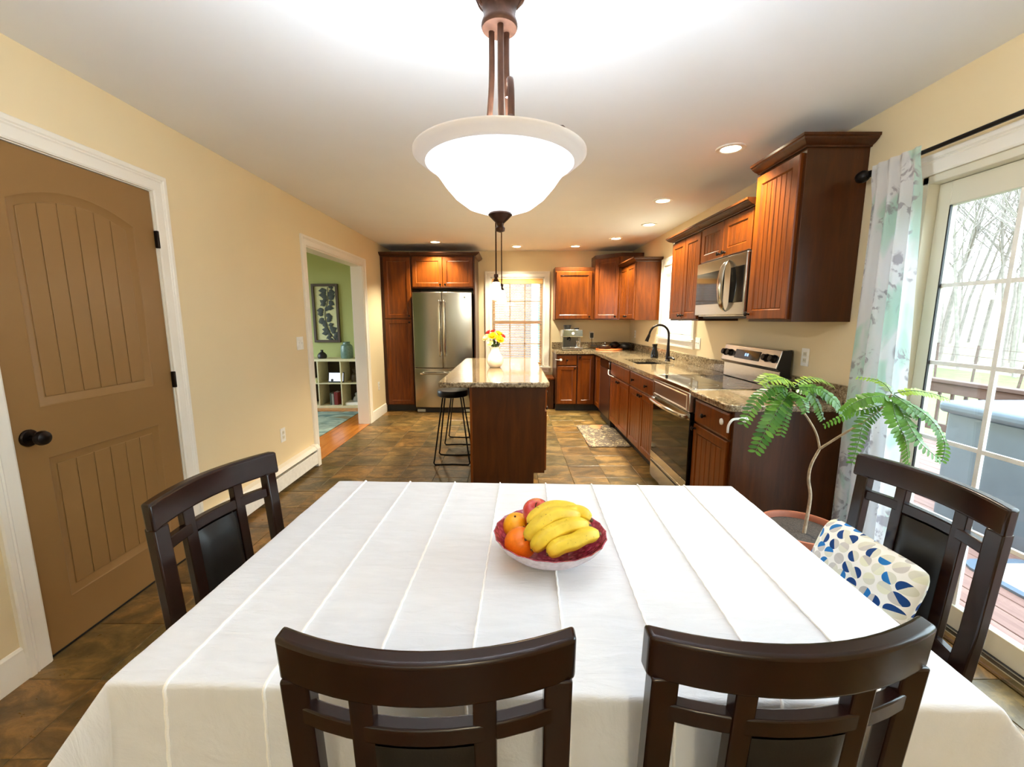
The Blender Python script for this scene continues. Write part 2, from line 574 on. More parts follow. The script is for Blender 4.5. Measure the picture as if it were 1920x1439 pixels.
# ------------------------------------------------------------------ mesh helpers
class MB:
    def __init__(s, M=None):
        s.v, s.f, s.mi, s.M, s.k, s.uv = [], [], [], M, 0, None

    def add(s, vs, fs):
        b = len(s.v)
        M = s.M
        s.v += [tuple(M @ Vector(p)) if M else tuple(p) for p in vs]
        s.f += [tuple(b + i for i in q) for q in fs]
        s.mi += [s.k] * len(fs)
        return s

    def box(s, x0, x1, y0, y1, z0, z1):
        return s.add([(x0, y0, z0), (x1, y0, z0), (x1, y1, z0), (x0, y1, z0), (x0, y0, z1), (x1, y0, z1), (x1, y1, z1), (x0, y1, z1)],
                     [(0, 3, 2, 1), (4, 5, 6, 7), (0, 1, 5, 4), (1, 2, 6, 5), (2, 3, 7, 6), (3, 0, 4, 7)])

    def bar(s, p0, p1, w, d, up=(0, 0, 1)):
        # rectangular bar between two points
        p0, p1 = Vector(p0), Vector(p1)
        t = (p1 - p0).normalized()
        a = t.cross(Vector(up))
        if a.length < 1e-5:
            a = t.cross(Vector((0, 1, 0)))
        a.normalize()
        b = a.cross(t)
        vs = []
        for p in (p0, p1):
            for i, j in ((-1, -1), (1, -1), (1, 1), (-1, 1)):
                vs.append(p + a * (i * w / 2) + b * (j * d / 2))
        return s.add(vs, [(0, 1, 2, 3), (7, 6, 5, 4), (0, 4, 5, 1), (1, 5, 6, 2), (2, 6, 7, 3), (3, 7, 4, 0)])

    def tube(s, path, r, n=8, sx=1.0, sy=1.0, cap=True):
        path = [Vector(p) for p in path]
        rs = r if isinstance(r, (list, tuple)) else [r] * len(path)
        m = len(path)
        T = []
        for i in range(m):
            T.append((path[min(i + 1, m - 1)] - path[max(i - 1, 0)]).normalized())
        a = T[0].cross(Vector((0, 0, 1)))
        if a.length < 1e-3:
            a = Vector((1, 0, 0))
        a.normalize()
        vs = []
        for i in range(m):
            a = a - T[i] * a.dot(T[i])
            a.normalize()
            b = T[i].cross(a)
            for k in range(n):
                w = 2 * PI * k / n
                vs.append(path[i] + a * (math.cos(w) * rs[i] * sx) + b * (math.sin(w) * rs[i] * sy))
        fs = []
        for i in range(m - 1):
            for k in range(n):
                k2 = (k + 1) % n
                fs.append((i * n + k, i * n + k2, (i + 1) * n + k2, (i + 1) * n + k))
        if cap:
            fs.append(tuple(range(n - 1, -1, -1)))
            fs.append(tuple((m - 1) * n + k for k in range(n)))
        return s.add(vs, fs)

    def lathe(s, prof, c=(0, 0, 0), n=24, axis=None):
        c = Vector(c)
        q = Vector((0, 0, 1)).rotation_difference(Vector(axis)) if axis else None
        vs, rings = [], []
        for r, z in prof:
            if r < 1e-6:
                rings.append([len(vs)])
                vs.append(Vector((0, 0, z)))
            else:
                rings.append(list(range(len(vs), len(vs) + n)))
                for k in range(n):
                    w = 2 * PI * k / n
                    vs.append(Vector((r * math.cos(w), r * math.sin(w), z)))
        vs = [c + (q @ p if q else p) for p in vs]
        fs = []
        for A, B in zip(rings, rings[1:]):
            for k in range(n):
                k2 = (k + 1) % n
                if len(A) == 1 and len(B) == 1:
                    continue
                if len(A) == 1:
                    fs.append((A[0], B[k2], B[k]))
                elif len(B) == 1:
                    fs.append((A[k], A[k2], B[0]))
                else:
                    fs.append((A[k], A[k2], B[k2], B[k]))
        return s.add(vs, fs)

    def ball(s, c, r, n=16, m=10, sq=(1, 1, 1)):
        vs, fs = [], []
        for i in range(m + 1):
            th = PI * i / m
            for k in range(n):
                w = 2 * PI * k / n
                vs.append((c[0] + r * sq[0] * math.sin(th) * math.cos(w), c[1] + r * sq[1] * math.sin(th) * math.sin(w), c[2] + r * sq[2] * math.cos(th)))
        for i in range(m):
            for k in range(n):
                k2 = (k + 1) % n
                fs.append((i * n + k, (i + 1) * n + k, (i + 1) * n + k2, i * n + k2))
        return s.add(vs, fs)

    def prism(s, poly, z0, z1, plane='xy'):
        n = len(poly)
        f = {'xy': lambda a, b, h: (a, b, h), 'xz': lambda a, b, h: (a, h, b), 'yz': lambda a, b, h: (h, a, b)}[plane]
        vs = [f(a, b, z0) for a, b in poly] + [f(a, b, z1) for a, b in poly]
        fs = [tuple(range(n - 1, -1, -1)), tuple(range(n, 2 * n))]
        fs += [(i, (i + 1) % n, n + (i + 1) % n, n + i) for i in range(n)]
        return s.add(vs, fs)

    def sweep(s, prof, path, e1=(1, 0, 0), e2=(0, 1, 0), e3=(0, 0, 1), o=(0, 0, 0), side=1):
        # profile (lateral, along e3) swept along a 2D path in the e1/e2 plane with mitred corners
        e1, e2, e3, o = Vector(e1), Vector(e2), Vector(e3), Vector(o)
        m, k = len(path), len(prof)
        ns = []
        for i in range(m - 1):
            dx, dy = path[i + 1][0] - path[i][0], path[i + 1][1] - path[i][1]
            L = math.hypot(dx, dy)
            ns.append((side * dy / L, -side * dx / L))
        vs = []
        for i in range(m):
            if i == 0:
                nx, ny = ns[0]
            elif i == m - 1:
                nx, ny = ns[-1]
            else:
                a, b = ns[i - 1], ns[i]
                d = 1 + a[0] * b[0] + a[1] * b[1]
                nx, ny = (a[0] + b[0]) / d, (a[1] + b[1]) / d
            for la, h in prof:
                vs.append(o + e1 * (path[i][0] + nx * la) + e2 * (path[i][1] + ny * la) + e3 * h)
        fs = [tuple(range(k)), tuple((m - 1) * k + j for j in range(k - 1, -1, -1))]
        for i in range(m - 1):
            for j in range(k):
                j2 = (j + 1) % k
                fs.append((i * k + j, (i + 1) * k + j, (i + 1) * k + j2, i * k + j2))
        return s.add(vs, fs)

    def grid(s, fn, nu, nv, closed_u=False):
        vs = [fn(i / nu, j / nv) for j in range(nv + 1) for i in range(nu + 1)]
        fs = []
        for j in range(nv):
            for i in range(nu):
                a = j * (nu + 1) + i
                fs.append((a, a + 1, a + nu + 2, a + nu + 1))
        return s.add(vs, fs)

    def mesh(s, name, mats, smooth=35, merge=False):
        me = bpy.data.meshes.new(name)
        bm = bmesh.new()
        bv = [bm.verts.new(p) for p in s.v]
        for q, k in zip(s.f, s.mi):
            try:
                fc = bm.faces.new([bv[i] for i in q])
                fc.material_index = k
            except ValueError:
                pass
        if merge:
            bmesh.ops.remove_doubles(bm, verts=bm.verts, dist=1e-5)
        bmesh.ops.recalc_face_normals(bm, faces=bm.faces)
        bm.to_mesh(me)
        bm.free()
        for m in (mats if isinstance(mats, (list, tuple)) else [mats]):
            me.materials.append(m)
        if smooth:
            me.polygons.foreach_set('use_smooth', [True] * len(me.polygons))
            me.set_sharp_from_angle(angle=R(smooth))
        return me

    def build(s, name, mats, parent=None, bev=0.0, smooth=35, seg=2, merge=False):
        me = s.mesh(name, mats, smooth, merge)
        return link(name, me, parent, bev, seg)


WORLD = {}


def link(name, me, parent=None, bev=0.0, seg=2):
    o = bpy.data.objects.new(name, me)
    COL.objects.link(o)
    if parent:
        o.parent = parent
        W = WORLD.get(parent.name)
        if W is not None:
            o.matrix_parent_inverse = W.inverted()
    if bev:
        b = o.modifiers.new('edge', 'BEVEL')
        b.width = bev
        b.segments = seg
        b.limit_method = 'ANGLE'
        b.angle_limit = R(40)
        b.harden_normals = False
    return o


def tag(o, label, cat, group=None):
    o['label'] = label
    o['category'] = cat
    if group:
        o['group'] = group
    return o


def thing(name, label, cat, loc=(0, 0, 0), group=None, local=False):
    """Empty at the thing's base. local=True: parts are modelled about the origin; else in world coordinates."""
    o = bpy.data.objects.new(name, None)
    o.empty_display_size = 0.1
    COL.objects.link(o)
    o.location = loc
    if not local:
        WORLD[o.name] = Matrix.Translation(Vector(loc))
    return tag(o, label, cat, group)


def struct(o, label=None):
    o['kind'] = 'structure'
    if label:
        o['label'] = label
    return o


def sroot(name, loc=(0, 0, 0)):
    o = bpy.data.objects.new(name, None)
    COL.objects.link(o)
    o.location = loc
    WORLD[o.name] = Matrix.Translation(Vector(loc))
    o['kind'] = 'structure'
    return o


def copy_tree(o, parent=None):
    c = o.copy()
    COL.objects.link(c)
    if parent:
        c.parent = parent
    for ch in list(o.children):
        copy_tree(ch, c)
    return c


def at(u, v, Y):
    """World point at depth Y seen along the photograph's pixel (u, v); used to read positions off the photo."""
    x, yc = (u - 960) / 800, (v - 719.5) / 800
    y, z = math.cos(PITCH) - yc * math.sin(PITCH), -math.sin(PITCH) - yc * math.cos(PITCH)
    t = Y / y
    return Vector((x * t, Y, CAM_H + z * t))


def arc(cx, cy, r, a0, a1, n):
    return [(cx + r * math.cos(R(a0 + (a1 - a0) * i / n)), cy + r * math.sin(R(a0 + (a1 - a0) * i / n))) for i in range(n + 1)]


def smooth_path(pts, n=6):
    pts = [Vector(p) for p in pts]
    out = []
    for i in range(len(pts) - 1):
        p0, p1, p2, p3 = pts[max(i - 1, 0)], pts[i], pts[i + 1], pts[min(i + 2, len(pts) - 1)]
        for k in range(n):
            t = k / n
            out.append(0.5 * ((2 * p1) + (p2 - p0) * t + (2 * p0 - 5 * p1 + 4 * p2 - p3) * t * t + (3 * p1 - p0 - 3 * p2 + p3) * t ** 3))
    out.append(pts[-1])
    return out


# ------------------------------------------------------------------ room shell
XL, XR, YB, YF, H = -1.90, 1.90, 6.94, -1.80, 2.44
TW = 0.14


def wall_x(name, x0, x1, ya, yb, holes, m, z1=H):
    """wall slab between x0 and x1 running along y with rectangular holes (y0, y1, z0, z1)"""
    mb = MB()
    y = ya
    for h in sorted(holes):
        mb.box(x0, x1, y, h[0], 0, z1)
        if h[2] > 0:
            mb.box(x0, x1, h[0], h[1], 0, h[2])
        mb.box(x0, x1, h[0], h[1], h[3], z1)
        y = h[1]
    mb.box(x0, x1, y, yb, 0, z1)
    return struct(mb.build(name, m, smooth=0))


def wall_y(name, y0, y1, xa, xb, holes, m, z1=H):
    mb = MB()
    x = xa
    for h in sorted(holes):
        mb.box(x, h[0], y0, y1, 0, z1)
        if h[2] > 0:
            mb.box(h[0], h[1], y0, y1, 0, h[2])
        mb.box(h[0], h[1], y0, y1, h[3], z1)
        x = h[1]
    mb.box(x, xb, y0, y1, 0, z1)
    return struct(mb.build(name, m, smooth=0))


DY0, DY1, DZ = 1.565, 2.37, 2.055
OY0, OY1, OZ = 4.055, 5.57, 2.055
SY0, SY1, SZ = 0.22, 2.09, 2.03
WY0, WY1, WZ0, WZ1 = 4.54, 5.44, 1.16, 2.03
BX0, BX1, BZ0, BZ1 = -0.34, 0.515, 0.61, 2.04
wall_x('wall_left', XL - TW, XL, YF, YB, [(DY0, DY1, 0, DZ), (OY0, OY1, 0, OZ)], M_wall)
wall_x('wall_right', XR, XR + TW, YF, YB + TW, [(SY0, SY1, 0, SZ), (WY0, WY1, WZ0, WZ1)], M_wall)
wall_y('wall_back', YB, YB + TW, XL - TW, XR, [(BX0, BX1, BZ0, BZ1)], M_wall)
wall_y('wall_front', YF - TW, YF, XL - TW, XR + TW, [(-1.75, 0.9, 1.2, 2.1)], M_wall)
wall_y('wall_hall_back', YB, YB + TW, -5.0, XL - TW, [], M_green)
wall_y('wall_hall_front', 1.1, 1.24, -5.0, XL - TW, [], M_green)
wall_x('wall_hall_left', -5.14, -5.0, 1.1, YB + TW, [(3.6, 6.4, 0.6, 2.2)], M_green)
struct(MB().box(-5.14, XR + TW, YF - TW, YB + TW, H, H + 0.12).build('ceiling', M_ceil, smooth=0))

# tiled floor: every tile of the photo is a piece of its own
floor = struct(MB().box(XL, XR + TW, YF - TW, YB + TW, -0.12, -0.004).build('floor', M_grout, smooth=0))
TS = 0.3048
tile_me = None
mb = MB()
hs = TS / 2 - 0.0015
b = 0.003
mb.add([(-hs, -hs, -0.010), (hs, -hs, -0.010), (hs, hs, -0.010), (-hs, hs, -0.010),
        (-hs, -hs, -0.002), (hs, -hs, -0.002), (hs, hs, -0.002), (-hs, hs, -0.002),
        (-hs + b, -hs + b, 0), (hs - b, -hs + b, 0), (hs - b, hs - b, 0), (-hs + b, hs - b, 0)],
       [(0, 1, 5, 4), (1, 2, 6, 5), (2, 3, 7, 6), (3, 0, 4, 7), (4, 5, 9, 8), (5, 6, 10, 9), (6, 7, 11, 10), (7, 4, 8, 11), (8, 9, 10, 11)])
tile_me = mb.mesh('tile', M_slate, 30)
trnd = random.Random(11)


def part_tile(cx, cy, sx, sy):
    o = bpy.data.objects.new('tile', tile_me)
    o.location = (cx, cy, trnd.uniform(-0.0012, 0.0004))
    k = trnd.choice((0, 2))
    o.rotation_euler = (0, 0, k * PI / 2)
    o.scale = (sx, sy, 1)
    o.parent = floor
    COL.objects.link(o)


X0, Y0 = 0.531, 4.215
xs = [X0 + TS * k for k in range(-8, 5)]
for j in range(-11, 9):
    for i, xa in enumerate(xs):
        xb = xa + TS
        xa2, xb2 = max(xa, XL + 0.001), min(xb, XR - 0.001)
        ya, yb = Y0 + TS * j, Y0 + TS * (j + 1)
        yb2 = min(yb, YB - 0.001)
        if xb2 - xa2 < 0.03 or yb2 - ya < 0.03:
            continue
        part_tile((xa2 + xb2) / 2, (ya + yb2) / 2, (xb2 - xa2) / TS, (yb2 - ya) / TS)
# the tiling carries on behind the camera as one sheet
mb = MB()
y = Y0 - TS * 11
while y > YF:
    ya = max(y - TS, YF)
    for xa in xs:
        xa2, xb2 = max(xa, XL + 0.001), min(xa + TS, XR - 0.001)
        mb.box(xa2 + 0.002, xb2 - 0.002, ya + 0.002, y - 0.002, -0.01, 0)
    y -= TS
o = mb.build('rear_tiling', M_slate, floor, smooth=0)
o['kind'] = 'stuff'
# hall floor of planks
hfloor = struct(MB().box(-5.0, XL, 1.1, YB, -0.12, -0.006).build('floor', M_grout, smooth=0))
for k in range(32):
    x1 = XL - 0.001 - k * 0.083
    if x1 - 0.083 < -4.5:
        break
    ya = 2.95 + (0 if k > 1 else 1.11)
    yb = YB if k > 1 else OY1
    seg = [ya] + ([ya + 1.1 + 0.7 * ((k * 37) % 5) / 5] if k > 1 else []) + [yb]
    for a, c in zip(seg, seg[1:]):
        MB().box(x1 - 0.0815, x1, a + 0.0008, c - 0.0008, -0.012, 0.0).build('plank', M_floorwood, hfloor, smooth=0)

# baseboards
BB = [(0, 0), (0.016, 0), (0.016, 0.105), (0.012, 0.118), (0.012, 0.126), (0.006, 0.135), (0, 0.135)]


def baseboard(name, path):
    struct(MB().sweep(BB, path, side=1).build(name, M_trim, smooth=25))


baseboard('baseboard_left', [(XL, YF), (XL, DY0 - 0.09)])
baseboard('baseboard_left.001', [(XL, OY1 + 0.09), (XL, 6.3)])
baseboard('baseboard_right', [(XR, 2.34), (XR, SY1 + 0.09)])
baseboard('baseboard_back', [(-0.53, YB), (-0.45, YB)])

CAS = [(0, 0), (0, 0.012), (0.008, 0.016), (0.05, 0.016), (0.056, 0.020), (0.062, 0.017), (0.068, 0.022), (0.085, 0.022), (0.09, 0.016), (0.09, 0)]


def casing_x(x, n, y0, y1, zt, parent, z0=0.0, closed=False):
    path = [(y1, z0), (y1, zt), (y0, zt), (y0, z0)]
    if closed:
        path = [((y0 + y1) / 2, z0), (y1, z0), (y1, zt), (y0, zt), (y0, z0), ((y0 + y1) / 2, z0)]
    return MB().sweep(CAS, path, (0, 1, 0), (0, 0, 1), (n, 0, 0), (x, 0, 0)).build('casing', M_trim, parent, smooth=20)


def casing_y(y, n, x0, x1, zt, parent, z0=0.0, closed=False):
    path = [(x1, z0), (x1, zt), (x0, zt), (x0, z0)]
    if closed:
        path = [((x0 + x1) / 2, z0), (x1, z0), (x1, zt), (x0, zt), (x0, z0), ((x0 + x1) / 2, z0)]
    return MB().sweep(CAS, path, (1, 0, 0), (0, 0, 1), (0, n, 0), (0, y, 0)).build('casing', M_trim, parent, smooth=20)


# entry door in the left wall
d1 = sroot('door_1', (XL, (DY0 + DY1) / 2, 0))
casing_x(XL, 1, DY0, DY1, DZ, d1)
mb = MB()
mb.box(XL - TW, XL, DY0, DY0 + 0.004, 0, DZ).box(XL - TW, XL, DY1 - 0.004, DY1, 0, DZ).box(XL - TW, XL, DY0, DY1, DZ - 0.004, DZ)
mb.build('jamb', M_trim, d1, smooth=0)
lx = XL - 0.004          # face of the leaf
y0, y1, z1 = DY0 + 0.007, DY1 - 0.007, DZ - 0.007
py0, py1 = DY0 + 0.115, DY1 - 0.125
ARCH = 0.075


def archz(y, base):
    t = (y - py0) / (py1 - py0) * 2 - 1
    return base + ARCH * (1 - t * t)


mb = MB()
mb.box(lx - 0.04, lx - 0.012, y0, y1, 0.009, z1)
# stiles and rails
mb.box(lx - 0.012, lx, y0, py0, 0.009, z1).box(lx - 0.012, lx, py1, y1, 0.009, z1)
mb.box(lx - 0.012, lx, py0, py1, 0.009, 0.20).box(lx - 0.012, lx, py0, py1, 0.83, 1.03)
N = 16
poly = [(py0 + (py1 - py0) * i / N, archz(py0 + (py1 - py0) * i / N, 1.845)) for i in range(N + 1)]
poly = poly + [(py1, z1), (py0, z1)]
mb.prism(poly, lx - 0.012, lx, 'yz')
leaf = mb.build('door_leaf', M_door, d1, smooth=0)
# ogee slopes round the two panels
SL = [(0, 0), (0, 0.012), (0.006, 0.0125), (0.012, 0.009), (0.040, 0.0)]
mb = MB()
low = [((py0 + py1) / 2, 0.20), (py1, 0.20), (py1, 0.83), (py0, 0.83), (py0, 0.20), ((py0 + py1) / 2, 0.20)]
mb.sweep([(-a, h2) for a, h2 in SL], low, (0, 1, 0), (0, 0, 1), (1, 0, 0), (lx - 0.012, 0, 0))
up = [((py0 + py1) / 2, 1.03), (py1, 1.03)] + [(py1 + (py0 - py1) * i / N, archz(py1 + (py0 - py1) * i / N, 1.845)) for i in range(N + 1)] + [(py0, 1.03), ((py0 + py1) / 2, 1.03)]
mb.sweep([(-a, h2) for a, h2 in SL], up, (0, 1, 0), (0, 0, 1), (1, 0, 0), (lx - 0.012, 0, 0))
mb.build('panel_moulding', M_door, d1, smooth=30)
nb = 6
pa, pb = py0 + 0.042, py1 - 0.042
for k in range(nb):
    a, c = pa + (pb - pa) * k / nb + 0.0016, pa + (pb - pa) * (k + 1) / nb - 0.0016
    MB().box(lx - 0.0125, lx - 0.0085, a, c, 0.243, 0.787).build('board', M_door, leaf, bev=0.002, smooth=0)
    poly = [(a, 1.073), (c, 1.073)] + [(c + (a - c) * i / 4, archz(c + (a - c) * i / 4, 1.800)) for i in range(5)]
    MB().prism(poly, lx - 0.0125, lx - 0.0085, 'yz').build('board', M_door, leaf, bev=0.002, smooth=0)
MB().box(lx - 0.035, lx + 0.0015, y0, y1, 0.0008, 0.009).build('gap_shade_strip', M_dark, d1, smooth=0)  # dark strip standing in for the shade of the gap under the leaf
for z in (0.30, 1.054, 1.807):
    MB().box(XL - 0.002, XL + 0.0175, DY1 - 0.012, DY1 + 0.002, z - 0.045, z + 0.045).build('hinge', M_bronze, d1, bev=0.003)
kn = MB().lathe([(0, 0), (0.034, 0), (0.034, 0.006), (0.03, 0.011), (0.012, 0.013), (0.011, 0.03), (0.016, 0.036), (0.027, 0.045), (0.030, 0.056), (0.026, 0.067), (0.012, 0.073), (0, 0.074)],
                (lx, 1.628, 0.925), 24, (1, 0, 0)).build('door_knob', M_bronze, d1)
MB().box(lx - 0.02, lx + 0.001, DY0 + 0.005, DY0 + 0.0085, 0.895, 0.955).build('strike_plate', M_bronze, d1)

# cased opening to the hall
d2 = sroot('door_2', (XL, (OY0 + OY1) / 2, 0))
casing_x(XL, 1, OY0, OY1, OZ, d2)
casing_x(XL - TW, -1, OY0, OY1, OZ, d2)
mb = MB()
mb.box(XL - TW, XL, OY0, OY0 + 0.012, 0, OZ).box(XL - TW, XL, OY1 - 0.012, OY1, 0, OZ).box(XL - TW, XL, OY0, OY1, OZ - 0.012, OZ)
mb.build('jamb', M_trim, d2, smooth=0)


def window_y(name, y, n, x0, x1, z0, z1, blind=True, cols=3, depth=TW):
    """double hung window in a wall facing -y (n=-1 for the room side)"""
    w = sroot(name, ((x0 + x1) / 2, y, z0))
    casing_y(y, n, x0, x1, z1, w, z0, closed=True)
    yi = y - n * 0.075
    mb = MB()
    f = 0.02
    ya, yb = sorted((y, y - n * depth))
    mb.box(x0, x0 + f, ya, yb, z0, z1).box(x1 - f, x1, ya, yb, z0, z1).box(x0, x1, ya, yb, z1 - f, z1).box(x0, x1, ya, yb, z0, z0 + f)
    mb.build('jamb', M_trim, w, smooth=0)
    zm = (z0 + z1) / 2
    for nm, za, zb, yo in (('lower_sash', z0 + f, zm + 0.015, 0.0), ('upper_sash', zm - 0.015, z1 - f, 0.025)):
        yc = yi - n * yo
        s_ = 0.045
        m2 = MB()
        a, c = x0 + f, x1 - f
        m2.box(a, a + s_, yc - 0.012, yc + 0.012, za, zb).box(c - s_, c, yc - 0.012, yc + 0.012, za, zb)
        m2.box(a + s_, c - s_, yc - 0.012, yc + 0.012, za, za + 0.05).box(a + s_, c - s_, yc - 0.012, yc + 0.012, zb - 0.035, zb)
        sa = m2.build(nm, M_trim, w, smooth=0)
        MB().box(a + s_, c - s_, yc - 0.002, yc + 0.002, za + 0.05, zb - 0.035).build('glass', M_glass, sa, smooth=0)
        for k in range(1, cols):
            xm = a + s_ + (c - a - 2 * s_) * k / cols
            MB().box(xm - 0.008, xm + 0.008, yc - 0.007, yc + 0.007, za + 0.05, zb - 0.035).build('muntin', M_trim, sa, smooth=0)
        zc = (za + zb) / 2
        MB().box(a + s_, c - s_, yc - 0.007, yc + 0.007, zc - 0.008, zc + 0.008).build('muntin', M_trim, sa, smooth=0)
    return w


window_y('window_1', YB, -1, BX0, BX1, BZ0, BZ1)
struct(MB().box(BX0 - 0.11, BX1 + 0.11, YB - 0.05, YB, BZ0 - 0.02, BZ0 + 0.012).build('trim_1', M_trim, bev=0.004))

# wooden blind on the back window
def blind_y(label, y, x0, x1, z0, z1):
    bl = thing('window_blind', label, 'blind', ((x0 + x1) / 2, y, z1), None)
    MB().box(x0 + 0.004, x1 - 0.004, y - 0.055, y - 0.035, z1 - 0.085, z1 - 0.002).build('valance', M_oakblind, bl, bev=0.004)
    n = 34
    for k in range(n):
        z = z0 + 0.05 + (z1 - 0.10 - z0 - 0.05) * k / (n - 1)
        M = Matrix.Translation(((x0 + x1) / 2, y - 0.012, z)) @ Matrix.Rotation(R(6), 4, 'X')
        w = (x1 - x0) / 2 - 0.02
        MB(M).box(-w, w, -0.024, 0.024, -0.0014, 0.0014).build('slat', M_oakblind, bl, smooth=0)
    MB().box(x0 + 0.02, x1 - 0.02, y - 0.036, y + 0.012, z0 + 0.012, z0 + 0.03).build('bottom_rail', M_oakblind, bl, bev=0.003)
    for x in (x0 + 0.1, x1 - 0.1):
        MB().tube([(x, y - 0.038, z0 + 0.02), (x, y - 0.038, z1 - 0.05)], 0.0012, 5).build('ladder_cord', M_white, bl)
    return bl


blind_y('open wooden slat blind with orange valance in the window beside the refrigerator', YB + 0.045, BX0 + 0.02, BX1 - 0.02, BZ0 + 0.02, BZ1 - 0.02)

# window over the sink (right wall)
w2 = sroot('window_2', (XR, (WY0 + WY1) / 2, WZ0))
casing_x(XR, -1, WY0, WY1, WZ1, w2, WZ0, closed=True)
mb = MB()
mb.box(XR, XR + TW, WY0, WY0 + 0.02, WZ0, WZ1).box(XR, XR + TW, WY1 - 0.02, WY1, WZ0, WZ1).box(XR, XR + TW, WY0, WY1, WZ0, WZ0 + 0.02).box(XR, XR + TW, WY0, WY1, WZ1 - 0.02, WZ1)
mb.build('jamb', M_trim, w2, smooth=0)
mb = MB()
for a, c in ((WY0 + 0.02, WY0 + 0.065), (WY1 - 0.065, WY1 - 0.02), ((WY0 + WY1) / 2 - 0.03, (WY0 + WY1) / 2 + 0.03)):
    mb.box(XR + 0.08, XR + 0.105, a, c, WZ0 + 0.02, WZ1 - 0.02)
mb.box(XR + 0.08, XR + 0.105, WY0 + 0.02, WY1 - 0.02, WZ0 + 0.02, WZ0 + 0.065).box(XR + 0.08, XR + 0.105, WY0 + 0.02, WY1 - 0.02, WZ1 - 0.065, WZ1 - 0.02)
sash = mb.build('window_sash', M_trim, w2, smooth=0)
MB().box(XR + 0.091, XR + 0.095, WY0 + 0.06, WY1 - 0.06, WZ0 + 0.06, WZ1 - 0.06).build('glass', M_glass, sash, smooth=0)
struct(MB().box(XR - 0.04, XR + 0.02, WY0 - 0.1, WY1 + 0.1, WZ0 - 0.015, WZ0 + 0.014).build('trim_2', M_trim, bev=0.004))
bl = thing('window_blind', 'white slat blind in the window over the kitchen sink', 'blind', (XR + 0.03, 4.99, WZ1))
MB().box(XR - 0.005, XR + 0.012, WY0 + 0.024, WY1 - 0.024, WZ1 - 0.10, WZ1 - 0.022).build('valance', M_blind, bl, bev=0.004)
for k in range(20):
    z = WZ0 + 0.07 + 0.0385 * k
    M = Matrix.Translation((XR + 0.04, (WY0 + WY1) / 2, z)) @ Matrix.Rotation(R(38), 4, 'Y')
    MB(M).box(-0.024, 0.024, -0.405, 0.405, -0.0014, 0.0014).build('slat', M_blind, bl, smooth=0)
MB().box(XR + 0.016, XR + 0.064, WY0 + 0.04, WY1 - 0.04, WZ0 + 0.024, WZ0 + 0.042).build('bottom_rail', M_blind, bl, bev=0.003)

# window behind the camera, and an unseen one added to brighten the hall
window_y('window_3', YF, 1, -1.75, 0.9, 1.2, 2.1)
bl = thing('window_blind', 'white slat blind in the window behind the dining table', 'blind', (-0.42, YF - 0.03, 2.1))
for k in range(22):
    M = Matrix.Translation((-0.425, YF - 0.03, 1.24 + 0.038 * k)) @ Matrix.Rotation(R(-58), 4, 'X')
    MB(M).box(-1.29, 1.29, -0.024, 0.024, -0.0014, 0.0014).build('slat', M_drawn, bl, smooth=0)
w4 = sroot('added_hall_window', (-5.0, 5.0, 0.9))
mb = MB()
for a, c in ((3.6, 3.66), (6.34, 6.4), (4.97, 5.03)):
    mb.box(-5.09, -5.05, a, c, 0.6, 2.2)
mb.box(-5.09, -5.05, 3.6, 6.4, 0.6, 0.66).box(-5.09, -5.05, 3.6, 6.4, 2.14, 2.2)
mb.build('window_sash', M_trim, w4, smooth=0)

# ------------------------------------------------------------------ sliding glass door
d3 = sroot('door_3', (XR, 1.155, 0))
casing_x(XR, -1, SY0, SY1, SZ, d3)
mb = MB()
mb.box(XR, XR + TW, SY1 - 0.03, SY1, 0.0, SZ).box(XR, XR + TW, SY0, SY0 + 0.03, 0.0, SZ).box(XR, XR + TW, SY0, SY1, SZ - 0.035, SZ)
mb.build('door_frame', M_cream, d3, bev=0.003)
mb = MB()
mb.box(XR + 0.0, XR + TW + 0.03, SY0 + 0.03, SY1 - 0.03, -0.01, 0.012)
for xa in (XR + 0.004, XR + 0.034, XR + 0.09, XR + 0.125):
    mb.box(xa, xa + 0.007, SY0 + 0.03, SY1 - 0.03, 0.012, 0.034)
mb.build('track', M_steel, d3, smooth=0)


def slider_panel(ya, yb, xc):
    st, t = 0.06, 0.018
    z0, z1 = 0.036, SZ - 0.037
    mb = MB()
    mb.box(xc - t, xc + t, ya, ya + st, z0, z1).box(xc - t, xc + t, yb - st, yb, z0, z1)
    mb.box(xc - t, xc + t, ya + st, yb - st, z0, 0.135).box(xc - t, xc + t, ya + st, yb - st, 1.89, z1)
    p = mb.build('sliding_panel', M_cream, d3, bev=0.003)
    MB().box(xc - 0.006, xc - 0.004, ya + st - 0.004, yb - st + 0.004, 0.131, 1.894).build('gasket', M_dark, p, smooth=0) if False else None
    mb = MB()
    for a, c in ((ya + st, ya + st + 0.006), (yb - st - 0.006, yb - st)):
        mb.box(xc - t - 0.001, xc - t + 0.008, a, c, 0.135, 1.89)
    mb.build('gasket', M_dark, p, smooth=0)
    MB().box(xc - 0.003, xc + 0.003, ya + st, yb - st, 0.135, 1.89).build('glass', M_glass, p, smooth=0)
    for k in (1, 2):
        ym = ya + st + (yb - ya - 2 * st) * k / 3
        MB().box(xc - 0.007, xc + 0.007, ym - 0.009, ym + 0.009, 0.135, 1.89).build('muntin', M_white, p, smooth=0)
    for k in range(1, 5):
        zm = 0.135 + (1.89 - 0.135) * k / 5
        MB().box(xc - 0.0065, xc + 0.0065, ya + st, yb - st, zm - 0.009, zm + 0.009).build('muntin', M_white, p, smooth=0)


slider_panel(1.125, SY1 - 0.032, XR + 0.068)
slider_panel(SY0 + 0.032, 1.185, XR + 0.110)

